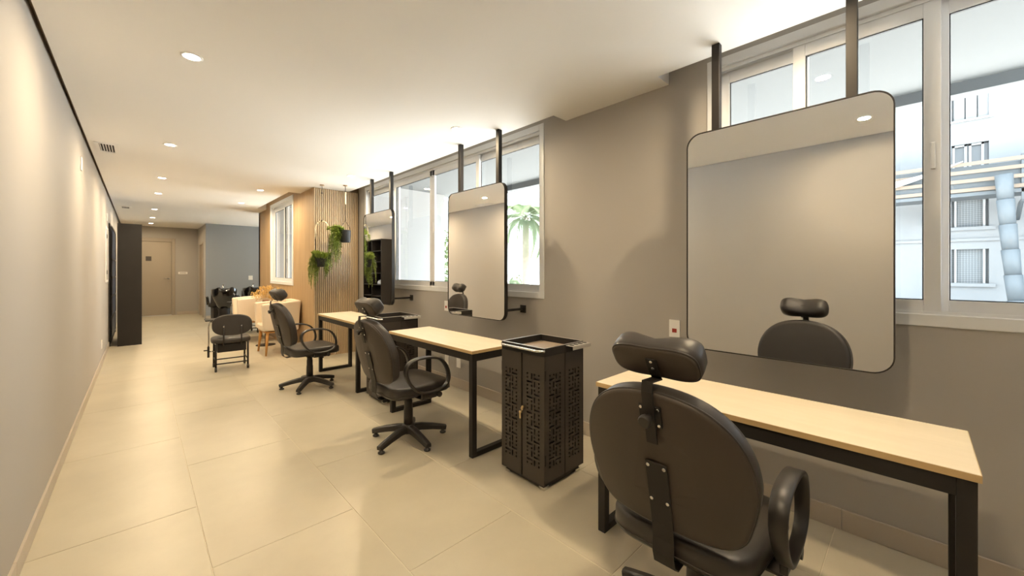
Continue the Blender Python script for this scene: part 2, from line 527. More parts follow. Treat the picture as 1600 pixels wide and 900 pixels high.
window('window_4', 'tall window at the side of the wash alcove', XA, 10.5, 12.7, 0.6, 2.45,
       [(10.56, 11.64, 0), (11.56, 12.64, 1)], depth=0.10)

# ---- doors
bkd = G().box(-0.1, 0.9, YE + 0.121, YE + 0.16, 0, 2.70); bkd.box(1.401, 1.44, 13.6, 14.7, 0, 2.70)  # unseen panels added to block daylight around the door leaves
struct(bkd.build('door_light_stop', M['gap']), 'panels added behind the far doors to stop daylight leaking in', 'wall')
d1 = thing('door_1', (0, 0, 0), 0, 'flat greige door at the far end of the corridor', 'door', None, 'structure')
box('door_leaf', M['door'], d1, 0.045, 0.675, YE + 0.01, YE + 0.05, 0.015, 2.13, 0.003, 1)
fr = G(); fr.box(-0.03, 0.04, YE - 0.012, YE + 0.12, 0, 2.24); fr.box(0.68, 0.76, YE - 0.012, YE + 0.12, 0, 2.24); fr.box(0.04, 0.68, YE - 0.012, YE + 0.12, 2.135, 2.24)
fr.build('door_frame', M['door'], d1, 0.004, 1)
hg = G(); hg.lathe([(0.024, 0), (0.024, 0.008)], 16, (0.615, YE - 0.0, 1.07), 'y'); hg.cyl((0.615, YE - 0.0, 1.07), (0.615, YE - 0.045, 1.07), 0.009); hg.cyl((0.625, YE - 0.045, 1.07), (0.50, YE - 0.045, 1.07), 0.009)
hg.build('door_handle', M['chrome'], d1)
box('door_sign', M['sign'], d1, 0.125, 0.245, YE + 0.003, YE + 0.0095, 1.575, 1.705)
box('threshold', M['steel_sill'], d1, 0.042, 0.678, YE - 0.03, YE + 0.05, 0.0005, 0.012, 0.002, 1)
d2 = thing('door_2', (0, 0, 0), 0, 'dark blue glass panel door in the left wall behind the bookcase', 'door', None, 'structure')
for k, (za, zb) in enumerate(((0.06, 0.42), (0.45, 0.80), (0.83, 1.16), (1.19, 1.50), (1.53, 2.08))):
    box('pane', M['dark_glass'], d2, XL, XL + 0.012, 9.62, 11.80, za, zb)
f = G(); f.box(XL, XL + 0.02, 9.58, 9.62, 0, 2.12); f.box(XL, XL + 0.02, 11.80, 11.84, 0, 2.12); f.box(XL, XL + 0.02, 9.62, 11.80, 2.08, 2.12)
for z in (0.03, 0.42, 0.80, 1.16, 1.50): f.box(XL, XL + 0.02, 9.62, 11.80, z, z + 0.03)
f.build('door_frame', M['black_metal'], d2)
d3 = thing('door_3', (0, 0, 0), 0, 'brown side door beside the blue grey wall', 'door', None, 'structure')
box('door_leaf', M['door'], d3, 1.32, 1.36, 13.80, 14.50, 0.01, 2.05)
f = G(); f.box(1.265, 1.40, 13.74, 13.80, 0, 2.10); f.box(1.265, 1.40, 14.50, 14.56, 0, 2.10); f.box(1.265, 1.40, 13.80, 14.50, 2.05, 2.10)
f.build('door_frame', M['door'], d3)

# ---- outdoors
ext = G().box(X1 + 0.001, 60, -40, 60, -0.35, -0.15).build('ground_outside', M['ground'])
struct(ext, 'pale paving outside the windows', 'ground')
ps = G().box(XW + 0.122, 3.2, YS + 0.36, YW - 0.122, 2.72, 2.99); ps.box(XW + 0.122, X1, YS + 0.122, YS + 0.36, 2.72, 2.99); ps.box(X1, 4.80, -6.0, YS + 0.36, 2.79, 2.99); ps.box(4.65, 4.80, -6.0, YS + 0.36, 2.70, 2.79)  # first two slabs are added, unseen, to keep sun out of the oak wall window
struct(ps.build('porch_roof_and_sun_block', M['porch']), 'white porch slab with edge beam outside the windows, plus added sun-blocking slabs behind the oak wall', 'roof')
pf = G().box(X1 + 0.001, 6.0, -6.0, 9.9, -0.149, -0.11)  # unseen dark slab, added to reduce ground bounce onto the ceiling by the windows
struct(pf.build('bounce_slab', M['bounce_slab']), 'unseen grey slab added outside the windows to cut ground bounce', 'floor')
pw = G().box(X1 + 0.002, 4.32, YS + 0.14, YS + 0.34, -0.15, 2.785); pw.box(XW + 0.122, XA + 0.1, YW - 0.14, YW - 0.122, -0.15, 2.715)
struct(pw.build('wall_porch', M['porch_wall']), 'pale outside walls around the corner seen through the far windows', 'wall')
XF = 18.0
fb = thing('apartment_building', (XF, -1.0, -0.15), 0, 'weathered pale building with netted windows seen through the near window', 'building')
def fpart(name, m, x0, x1, y0, y1, z0, z1, parent=fb, bevel=0):
    return box(name, m, parent, x0 - XF, x1 - XF, y0 + 1.0, y1 + 1.0, z0 + 0.15, z1 + 0.15, bevel, 1)
wins = [(-1.456, -0.733, 2.61, 3.50, 'net'), (-1.456, -0.733, 0.92, 1.944, 'net'), (-1.37, -0.747, 4.35, 5.12, 'pane'), (-1.47, -0.75, 5.85, 6.75, 'shut')]
fg = G()
ys = [-16.0, -1.46, -0.73, 7.0]
fg.box(0, 0.6, -16 + 1, -1.46 + 1, 0, 14); fg.box(0, 0.6, -0.73 + 1, 8, 0, 14)
zz = [0.0] + sorted([v for q in wins for v in (q[2] + 0.15, q[3] + 0.15)]) + [14.0]
for i in range(0, len(zz), 2): fg.box(0, 0.6, -0.46, 0.27, zz[i], zz[i + 1])
fg.build('facade_wall', M['facade'], fb)
fpart('ledge', M['facade'], XF - 0.06, XF, -16, 7, 2.18, 2.26)
for (ya, yb, za, zb, kind) in wins:
    wn = fpart('window', M['far_pane'] if kind == 'pane' else M['net'] if kind == 'net' else M['facade'], XF + 0.14, XF + 0.2, -1.46, -0.73, za, zb)
    if kind == 'net':
        for k in range(2):
            yy = ya + 0.06 + k * (yb - ya - 0.16)
            fpart('jamb', M['far_frame'], XF + 0.05, XF + 0.14, yy, yy + 0.045, za, zb, wn).location = (0, 0, 0)
        fpart('sill', M['facade'], XF - 0.08, XF + 0.1, ya - 0.12, yb + 0.12, za - 0.10, za, wn)
    if kind == 'pane':
        ym = (ya + yb) / 2
        for y0 in (ya, ym + 0.02):
            y1 = y0 + (yb - ya) / 2 - 0.02
            f = G(); a, b_, c, d_ = y0 + 1, y1 + 1, za + 0.15, zb + 0.15
            f.box(0.06, 0.14, a, a + 0.05, c, d_); f.box(0.06, 0.14, b_ - 0.05, b_, c, d_); f.box(0.06, 0.14, a, b_, d_ - 0.06, d_); f.box(0.06, 0.14, a, b_, c, c + 0.06)
            f.build('casement', M['far_frame'], wn)
        fpart('sill', M['far_frame'], XF - 0.06, XF + 0.1, ya - 0.1, yb + 0.1, za - 0.06, za, wn)
    if kind == 'shut':
        for k in range(3):
            fpart('shutter', M['facade'], XF + 0.06, XF + 0.12, ya + k * 0.24, ya + k * 0.24 + 0.21, za + 0.03, zb, wn)
        fpart('sill', M['tarp'], XF - 0.06, XF + 0.1, ya - 0.08, yb + 0.05, za - 0.05, za, wn)
sf = thing('scaffold_walkway', (XF - 1.10, -1.0, 3.5), 0, 'timber railed scaffold walkway fixed across the pale building', 'scaffold')
for z in (0.02, 0.28, 0.53, 0.76):
    box('rail_plank', M['plank'], sf, -0.02, 0.02, -9.0, 7.0, z, z + 0.10)
for k in range(9):
    box('post', M['scaffold'], sf, 0.02, 0.08, -8.0 + k * 1.75, -7.92 + k * 1.75, -0.30, 0.92)
    G().tube([(0.05, -7.96 + k * 1.75, -0.3), (0.5, -7.96 + k * 1.75, -0.35), (0.99, -7.96 + k * 1.75, -0.75)], 0.05, 6).build('bracket', M['scaffold'], sf)
box('deck', M['scaffold'], sf, 0.02, 0.99, -9.0, 7.0, -0.10, 0.0)
box('backboard', M['scaffold'], sf, 0.085, 0.10, -9.0, 7.0, 0.0, 0.75)
ch = thing('debris_chute', (XF - 1.52, -1.6, -0.15), 0, 'blue grey debris chute hanging below the scaffold walkway', 'chute')
for k in range(6):
    t0, t1 = k / 6.0, (k + 1) / 6.0
    top = lambda t: Vector((0.15 * (1 - t), 0.0 - 0.24 * t ** 1.3, 4.0 - 4.0 * t))
    G().cyl(top(t0), top(t1), 0.165, 14, 0.145).build('chute_segment', M['chute'], ch)
tp = G()
n = 12
for side in (0.0, 0.012):
    pass
top_ = []; bot_ = []
for i in range(n + 1):
    t = i / n
    y = 1.6 - 2.5 * t
    zt = 3.95 + 0.45 * t ** 1.6 - 0.05 * math.sin(t * PI)
    wd = 0.30 * (1 - t) + 0.02
    top_.append((y, zt)); bot_.append((y, zt - wd))
loop = top_ + bot_[::-1]
tp.rings([[(0, y, z) for y, z in loop], [(0.02, y, z) for y, z in loop]], smooth=False)
tpo = tp.build('tarp', M['tarp']); tpo.location = (XF - 1.19, 0, 0)
tag(tpo, 'white tarp strip draped along the scaffold rails', 'tarp')

def frond_mesh(L, droop, nleaf, lw, ll):
    g = G()
    pts = [Vector((L * t * (1 - 0.25 * t), 0, 0.55 * L * t - droop * L * t * t)) for t in [i / 10 for i in range(11)]]
    g.tube(pts, 0.012, 5, scales=[1 - 0.8 * i / 10 for i in range(11)])
    for i in range(nleaf):
        t = 0.15 + 0.85 * i / nleaf
        p = Vector((L * t * (1 - 0.25 * t), 0, 0.55 * L * t - droop * L * t * t))
        for sd in (-1, 1):
            l = ll * (1 - 0.6 * abs(t - 0.45)); q = p + Vector((l * 0.5, sd * l * 0.75, -l * 0.35))
            a = Vector((lw, 0, 0))
            g.add([p - a, p + a, q + a * 0.2, q - a * 0.2], [(0, 1, 2, 3)])
    return g
def palm(loc, h, nf, L, label):
    e = thing('palm_tree', loc, 0, label, 'tree')
    g = G()
    prof = []
    for i in range(19):
        z = h * i / 18
        prof.append((0.15 - 0.04 * i / 18 + (0.012 if i % 2 else 0), z))
    g.lathe(prof, 12).build('trunk', M['bark'], e)
    f0 = None
    for k in range(nf):
        a = 2 * PI * k * 0.381966; el = -0.7 + 1.6 * ((k * 7) % nf) / nf
        if f0 is None:
            f0 = frond_mesh(L, 1.15, 60, 0.013, 0.46).build('palm_frond', M['palm'], e)
            f0.location = (0, 0, h); f0.rotation_euler = (0, -el, a)
        else:
            share(f0, 'palm_frond', e, (0, 0, h - 0.02 * (k % 3)), (0, -el, a), (1, 1, 1))
    return e
palm((10.05, 9.76, -0.15), 3.35, 34, 1.55, 'palm tree outside the long window right of the middle mirror')
palm((12.6, 12.9, -0.15), 1.2, 14, 1.0, 'small low palm beside the taller palm outside')
def bush(loc, r, h, nl, label, ls=0.09, seed=1):
    rnd = random.Random(seed)
    e = thing('garden_bush', loc, 0, label, 'bush', 'bushes outside the long window')
    st = G()
    for k in range(6):
        a = rnd.uniform(0, 6.28)
        st.tube([(0, 0, 0), (0.3 * r * math.cos(a), 0.3 * r * math.sin(a), h * 0.4), (0.7 * r * math.cos(a), 0.7 * r * math.sin(a), h * 0.8)], 0.02, 5)
    st.build('stem', M['bark'], e)
    g = G()
    for i in range(nl):
        a = rnd.uniform(0, 6.28); rr = r * math.sqrt(rnd.random()); z = h * (0.1 + 0.9 * rnd.random() * (1 - 0.5 * (rr / r) ** 2))
        p = Vector((rr * math.cos(a), rr * math.sin(a), z))
        d = Vector((rnd.uniform(-1, 1), rnd.uniform(-1, 1), rnd.uniform(-0.2, 1))).normalized() * ls
        s_ = d.cross(Vector((rnd.uniform(-1, 1), rnd.uniform(-1, 1), rnd.uniform(-1, 1)))).normalized() * ls * 0.3
        g.add([p, p + d * 0.5 + s_, p + d, p + d * 0.5 - s_], [(0, 1, 2, 3)])
    o = g.build('foliage', M['bush'], e); o['kind'] = 'stuff'
    return e
bush((5.55, 8.6, -0.15), 0.55, 2.3, 1500, 'tall leafy bush at the corner of the outside wall', 0.11, 3)
bush((6.9, 9.6, -0.15), 0.8, 2.9, 1900, 'loose bush seen between the outside wall and the middle mirror', 0.12, 5)
bush((9.0, 10.4, -0.15), 0.7, 1.1, 800, 'low bush at the foot of the palm tree', 0.10, 8)

# ================================================================== CEILING FITTINGS
dl_ring = None
def downlight(x, y, label, power=1.0, group='recessed ceiling downlights'):
    global dl_ring
    e = thing('ceiling_downlight', (x, y, ZC), 0, label, 'downlight', group)
    if dl_ring is None:
        r = G().lathe([(0.040, -0.0005), (0.040, -0.004), (0.050, -0.005), (0.054, -0.0015), (0.054, -0.0004)], 28).build('trim_ring', M['ceil'], e)
        l = G().lathe([(0.0385, -0.0005), (0.038, -0.0035), (0.02, -0.0045), (0.002, -0.005)], 24).build('lamp_face', M['lamp'], e)
        dl_ring = (r, l)
    else:
        share(dl_ring[0], 'trim_ring', e); share(dl_ring[1], 'lamp_face', e)
    ld = bpy.data.lights.new('downlight_beam', 'AREA')
    ld.energy = LAMP_W * power; ld.color = LAMP_COL
    ld.shape = 'DISK'; ld.size = 0.075; ld.spread = math.radians(172)
    lo = bpy.data.objects.new('downlight_beam', ld); COL.objects.link(lo)
    lo.parent = e; lo.location = (0, 0, -0.008)
    return e
names = ['nearest the viewer', 'first in view from the viewer', 'second in view, past the air vent', 'third in view', 'fourth in view', 'fifth in view', 'sixth in view', 'last before the far door']
for (y, nm) in zip((0.30, 2.93, 5.14, 7.06, 8.52, 10.80, 12.55, 14.12), names):
    downlight(0.22, y, 'ceiling downlight of the left row, ' + nm)
for (y, nm) in zip((0.42, 2.81, 5.19), ('above the nearest mirror', 'above the middle mirror', 'above the farthest mirror')):
    downlight(2.02, y, 'ceiling downlight ' + nm)
downlight(1.36, 7.08, 'ceiling downlight above the front armchair')
downlight(1.36, 8.67, 'ceiling downlight above the rear armchair')
def vent(x, y, label):
    e = thing('air_vent', (x, y, ZC), 0, label, 'vent', 'ceiling air vents')
    f = G(); a, b = 0.085, 0.20
    f.box(-a, a, -b, -b + 0.03, -0.008, -0.0005); f.box(-a, a, b - 0.03, b, -0.008, -0.0005); f.box(-a, -a + 0.03, -b + 0.03, b - 0.03, -0.008, -0.0005); f.box(a - 0.03, a, -b + 0.03, b - 0.03, -0.008, -0.0005)
    f.build('vent_frame', M['ceil'], e)
    box('vent_opening', M['dark_slot'], e, -a + 0.03, a - 0.03, -b + 0.03, b - 0.03, -0.002, -0.0008)
    for k in range(6):
        xx = -a + 0.035 + k * 0.02
        box('slat', M['ceil'], e, xx, xx + 0.006, -b + 0.03, b - 0.03, -0.007, -0.0025)
vent(-0.235, 5.70, 'white slotted air vent in the ceiling near the left wall')
vent(-0.20, 10.88, 'far air vent in the ceiling above the dark bookcase')

# ================================================================== MIRRORS
def rrect(w, h, r, n=8):
    pts = []
    for cx, cy, a0 in ((w / 2 - r, h / 2 - r, 0), (-w / 2 + r, h / 2 - r, 90), (-w / 2 + r, -h / 2 + r, 180), (w / 2 - r, -h / 2 + r, 270)):
        for k in range(n + 1):
            a = math.radians(a0 + 90 * k / n)
            pts.append((cx + r * math.cos(a), cy + r * math.sin(a)))
    return pts
def make_mirror():
    e = thing('hanging_mirror', (0, 0, 0))
    Wm, Hm, R = 0.845, 1.20, 0.075
    zc = 1.475
    o = rrect(Wm, Hm, R); i = rrect(Wm - 0.010, Hm - 0.010, R - 0.005)
    ring = lambda pts, x: [(x, a, zc + b) for a, b in pts]
    g = G().rings([ring(o, 0.0), ring(o, 0.036), ring(i, 0.036), ring(i, 0.0)], smooth=False, caps=False, loop=True)
    g.build('mirror_frame', M['black_metal'], e)
    n = len(i)
    G().add(ring(i, 0.004), [tuple(range(n))]).build('mirror_glass', M['mirror'], e)
    gb = G().rings([ring(i, 0.010), ring(i, 0.030)], smooth=False); gb.build('mirror_back', M['black_board'], e)
    for y in (-0.283, 0.283):
        box('hanging_rod', M['black_metal'], e, 0.040, 0.080, y - 0.02, y + 0.02, 1.95, ZC - 0.001, 0.002, 1)
    b = G().cyl((0.036, -0.33, 0.955), (XR - 2.245 - 0.012, -0.33, 0.955), 0.012, 10)
    br = b.build('wall_bracket', M['black_metal'], e)
    box('bracket_plate', M['black_metal'], br, XR - 2.245 - 0.012, XR - 2.245 - 0.001, -0.365, -0.295, 0.92, 0.99, 0.002, 1)
    return e
m0 = make_mirror()
mirrors = [(0.485, 'largest and nearest hanging mirror with black frame, above the nearest table'),
           (2.855, 'hanging mirror with black frame above the middle table'),
           (4.90, 'farthest hanging mirror, reflecting the trailing plants and bookcase')]
for k, (y, lb) in enumerate(mirrors):
    o = m0 if k == 0 else copy_tree(m0)
    o.location = (2.245, y, 0)
    tag(o, lb, 'mirror', 'mirrors hung in front of the windows')

# ================================================================== TABLES
def make_table():
    e = thing('styling_table', (0, 0, 0))
    Lt, D, H, T = 1.245, 0.43, 0.75, 0.022
    box('table_top', M['maple'], e, 0, D, -Lt / 2, Lt / 2, H - T + 0.0005, H, 0.0012, 1)
    ed = G(); t = 0.0015
    ed.box(-t, 0, -Lt / 2 - t, Lt / 2 + t, H - T, H - 0.0012); ed.box(D, D + t, -Lt / 2 - t, Lt / 2 + t, H - T, H - 0.0012)
    ed.box(0, D, -Lt / 2 - t, -Lt / 2, H - T, H - 0.0012); ed.box(0, D, Lt / 2, Lt / 2 + t, H - T, H - 0.0012)
    ed.build('edge_band', M['edge'], e)
    s = 0.04; zt = H - T
    for x in (0.006, D - 0.006 - 0.03):
        box('apron_rail', M['black_metal'], e, x, x + 0.03, -Lt / 2 + 0.006 + s, Lt / 2 - 0.006 - s, zt - 0.055, zt, 0.0015, 1)
    for y in (-Lt / 2 + 0.006, Lt / 2 - 0.006 - s):
        box('leg', M['black_metal'], e, 0.006, 0.006 + s, y, y + s, 0.0, zt, 0.0015, 1)
        box('leg', M['black_metal'], e, D - 0.006 - s, D - 0.006, y, y + s, 0.0, zt, 0.0015, 1)
        box('foot_rail', M['black_metal'], e, 0.006 + s, D - 0.006 - s, y, y + s, 0.0, 0.035, 0.0015, 1)
        box('end_rail', M['black_metal'], e, 0.006 + s, D - 0.006 - s, y, y + s, zt - 0.055, zt, 0.0015, 1)
    return e
t0 = make_table()
for k, (y, lb) in enumerate(((0.50, 'maple topped table with black legs under the nearest mirror'), (2.76, 'maple topped table with black legs beside the near black trolley'), (4.75, 'maple topped table with black legs in front of the slat wall'))):
    o = t0 if k == 0 else copy_tree(t0)
    o.location = (1.667, y, 0)
    tag(o, lb, 'table', 'styling tables along the mirrors')

# ================================================================== TROLLEYS
TILE = ["#..#.#..#", "...#.....", "#..#.####", ".........", "####.#..#", ".....#...", "#..#.#..#", "........."]
def perforated(us, vs, mask, place, t):
    """us, vs: grid lines; mask(i, j) true = hole; place(u, v, d) -> point"""
    g = G(); nu, nv = len(us) - 1, len(vs) - 1
    idx = {}
    def vid(i, j, d):
        k = (i, j, d)
        if k not in idx:
            idx[k] = len(g.v); g.v.append(tuple(place(us[i], vs[j], d * t)))
        return idx[k]
    solid = lambda i, j: 0 <= i < nu and 0 <= j < nv and not mask(i, j)
    for i in range(nu):
        for j in range(nv):
            if not solid(i, j): continue
            g.f.append((vid(i, j, 0), vid(i + 1, j, 0), vid(i + 1, j + 1, 0), vid(i, j + 1, 0))); g.sm.append(False)
            g.f.append((vid(i, j, 1), vid(i, j + 1, 1), vid(i + 1, j + 1, 1), vid(i + 1, j, 1))); g.sm.append(False)
            for (di, dj, a, b) in ((-1, 0, (i, j), (i, j + 1)), (1, 0, (i + 1, j), (i + 1, j + 1)), (0, -1, (i, j), (i + 1, j)), (0, 1, (i, j + 1), (i + 1, j + 1))):
                if not solid(i + di, j + dj):
                    g.f.append((vid(*a, 0), vid(*b, 0), vid(*b, 1), vid(*a, 1))); g.sm.append(False)
    return g
def perf_panel(u0, u1, v0, v1, place, t, cell=0.0115, rows=40, vtop=0.10, cols=9):
    uw = u1 - u0; um = (uw - cols * cell) / 2
    us = [u0] + [u0 + um + k * cell for k in range(cols + 1)] + [u1]
    top = v1 - vtop
    vs = [v0] + [top - (rows - k) * cell for k in range(rows + 1)] + [v1]
    def mask(i, j):
        if i < 1 or i > cols or j < 1 or j > rows: return False
        return TILE[(j - 1) % 8][(i - 1) % 9] == '#'
    return perforated(us, vs, mask, place, t)
def make_trolley():
    e = thing('salon_trolley', (0, 0, 0))
    # local: front face at x=0 (towards -x), depth to x=D ; y from -Wd/2..Wd/2
    D, Wd = 0.385, 0.37
    zb, zt = 0.05, 0.80
    body = G()
    body.box(0.010, D - 0.010, -Wd / 2 + 0.012, Wd / 2 - 0.012, zb + 0.004, zb + 0.012)
    body.box(0.012, D - 0.012, -Wd / 2 + 0.012, Wd / 2 - 0.012, zt - 0.02, zt - 0.004)
    body.box(D - 0.012, D - 0.001, -Wd / 2, Wd / 2, zb, zt)
    body.box(0.12, 0.13, -Wd / 2 + 0.012, Wd / 2 - 0.012, zb + 0.012, zt - 0.02)
    body.box(0.18, 0.19, -Wd / 2 + 0.02, Wd / 2 - 0.02, zb + 0.012, zt - 0.02)
    body.box(0.03, 0.035, -Wd / 2 + 0.02, Wd / 2 - 0.02, zb + 0.012, zt - 0.02)
    body.box(0.03, D - 0.03, -Wd / 2 + 0.022, -Wd / 2 + 0.026, zb + 0.012, zt - 0.02)
    body.box(0.03, D - 0.03, Wd / 2 - 0.026, Wd / 2 - 0.022, zb + 0.012, zt - 0.02)
    body.build('body', M['black_board'], e)
    for k, (ya, yb) in enumerate(((-Wd / 2, -0.006), (0.006, Wd / 2))):
        d = perf_panel(ya, yb, zb - 0.01, zt, lambda u, v, d: (d, u, v), 0.010, 0.0118, 48).build('door', M['trolley'], e)
        hy = -Wd / 2 - 0.004 if k == 0 else Wd / 2 - 0.002
        for z in (0.19, 0.69): box('hinge', M['black_metal'], d, 0.002, 0.012, hy, hy + 0.006, z - 0.03, z + 0.03)
    for yy, s in ((-Wd / 2, 1), (Wd / 2, -1)):
        for (xa, xb) in ((0.011, 0.185), (0.197, D - 0.012)):
            perf_panel(xa, xb, zb, zt, lambda u, v, d, yy=yy, s=s: (u, yy + s * d, v), 0.008, 0.0118, 48).build('side_panel', M['trolley'], e)
        box('side_strip', M['trolley'], e, 0.185, 0.197, yy + s * 0.004, yy + s * 0.009, zb, zt)
    # top tray: open box with floor and four upstands
    tr = G(); h0, h1 = zt, 0.85
    tr.box(0.0, D, -Wd / 2, -Wd / 2 + 0.008, h0, h1); tr.box(0.0, D, Wd / 2 - 0.008, Wd / 2, h0, h1)
    tr.box(0.0, 0.008, -Wd / 2 + 0.008, Wd / 2 - 0.008, h0, h1); tr.box(D - 0.008, D, -Wd / 2 + 0.008, Wd / 2 - 0.008, h0, h1)
    tr.build('tray_rim', M['black_metal'], e, 0.001, 1)
    box('tray_floor', M['tray'], e, 0.008, D - 0.008, -Wd / 2 + 0.008, Wd / 2 - 0.008, zt + 0.002, zt + 0.008)
    t = G()
    for (x0, x1, y0, y1) in ((0.0, D, -Wd / 2, -Wd / 2 + 0.005), (0.0, D, Wd / 2 - 0.005, Wd / 2), (0, 0.005, -Wd / 2, Wd / 2), (D - 0.005, D, -Wd / 2, Wd / 2)):
        t.box(x0, x1, y0, y1, h1, h1 + 0.003)
    t.build('rim_trim', M['brushed'], e)
    G().tube([(0.004, -Wd / 2 - 0.002, 0.835), (-0.022, -Wd / 2 + 0.03, 0.835), (-0.026, -Wd / 2 + 0.05, 0.835), (-0.026, Wd / 2 - 0.05, 0.835), (-0.022, Wd / 2 - 0.03, 0.835), (0.004, Wd / 2 + 0.002, 0.835)], 0.008, 10).build('handle', M['chrome'], e)
    # tool holder plate with round holes on the -y side
    y0, y1 = -Wd / 2 - 0.055, -Wd / 2 - 0.001
    hp = G(); x0, x1 = 0.20, D
    hp.box(x0, x1, y0, y1, 0.842, 0.846); hp.box(x0, x1, y0 - 0.003, y0, 0.822, 0.846)
    ho = hp.build('tool_holder', M['brushed'], e, 0.0008, 1)
    for k in range(4):
        G().lathe([(0.0155, 0.8462), (0.0155, 0.8470)], 16, (x0 + 0.026 + k * 0.044, (y0 + y1) / 2, 0)).build('tool_hole', M['dark_slot'], ho)
    hp2 = G().box(0.20, 0.34, Wd / 2 + 0.001, Wd / 2 + 0.03, 0.842, 0.846); hp2.build('tool_holder', M['brushed'], e)
    # plinth, caster plates and casters
    pl = G(); pl.box(0.022, D - 0.022, -Wd / 2 + 0.022, Wd / 2 - 0.022, 0.012, zb + 0.003)
    pl.build('plinth', M['black_metal'], e)
    for x in (0.05, D - 0.05):
        for y in (-Wd / 2 + 0.05, Wd / 2 - 0.05):
            sx, sy = (-1 if x < 0.2 else 1), (-1 if y < 0 else 1)
            cx_, cy_ = x + sx * 0.012, y + sy * 0.012
            box('foot', M['chrome'], e, cx_ - 0.022, cx_ + 0.022, cy_ - 0.022, cy_ + 0.022, 0.0, 0.022, 0.002, 1)
    lk_ = G().lathe([(0.009, 0), (0.009, -0.014), (0.006, -0.016)], 16, (0, -0.016, 0.47), 'x').build('lock', M['brass'], e)
    ky = G(); ky.box(-0.019, -0.0165, -0.018, -0.014, 0.435, 0.475)
    ky.lathe([(0.010, -0.0175), (0.010, -0.0165)], 14, (0, -0.016, 0.462), 'x'); ky.box(-0.022, -0.0175, -0.010, 0.0, 0.400, 0.442)
    ky.lathe([(0.009, -0.0225), (0.009, -0.0175)], 14, (0, -0.005, 0.44), 'x')
    ky.build('key', M['brass'], lk_)
    return e
tr0 = make_trolley()
tr0.location = (1.715, 1.70, 0)
tag(tr0, 'black metal trolley with perforated doors and keys, between the two near tables', 'trolley', 'black salon trolleys')
tr1 = copy_tree(tr0); tr1.location = (1.70, 3.77, 0)
tag(tr1, 'black metal trolley half hidden behind the middle chair', 'trolley', 'black salon trolleys')

# ================================================================== SALON CHAIRS
def catmull(pts, n=6, closed=True):
    out = []; m = len(pts)
    rng = range(m) if closed else range(m - 1)
    for i in rng:
        p0, p1, p2, p3 = (Vector(pts[(i + k) % m]) if closed else Vector(pts[min(max(i + k, 0), m - 1)]) for k in (-1, 0, 1, 2))
        for k in range(n):
            t = k / n
            out.append(0.5 * ((2 * p1) + (-p0 + p2) * t + (2 * p0 - 5 * p1 + 4 * p2 - p3) * t * t + (-p0 + 3 * p1 - 3 * p2 + p3) * t ** 3))
    if not closed: out.append(Vector(pts[-1]))
    return out
def cushion(outline, layers, place):
    """outline: 2D pts about centre; layers: (depth, inset)"""
    g = G(); n = len(outline); rr = []
    P2 = [Vector((a, b)) for a, b in outline]
    nrm = []
    for i in range(n):
        t = (P2[(i + 1) % n] - P2[i - 1]).normalized(); nrm.append(Vector((t.y, -t.x)))
    c = sum(P2, Vector((0, 0))) / n
    if sum((P2[i] - c).dot(nrm[i]) for i in range(n)) < 0: nrm = [-v for v in nrm]
    for d, ins in layers:
        ring = []
        for p, nv in zip(P2, nrm):
            if isinstance(ins, tuple): q = c + (p - nv * ins[0] - c) * ins[1]
            else: q = p - nv * ins
            ring.append(place(q.x, q.y, d))
        rr.append(ring)
    g.rings(rr, caps=True, smooth=True)
    return g
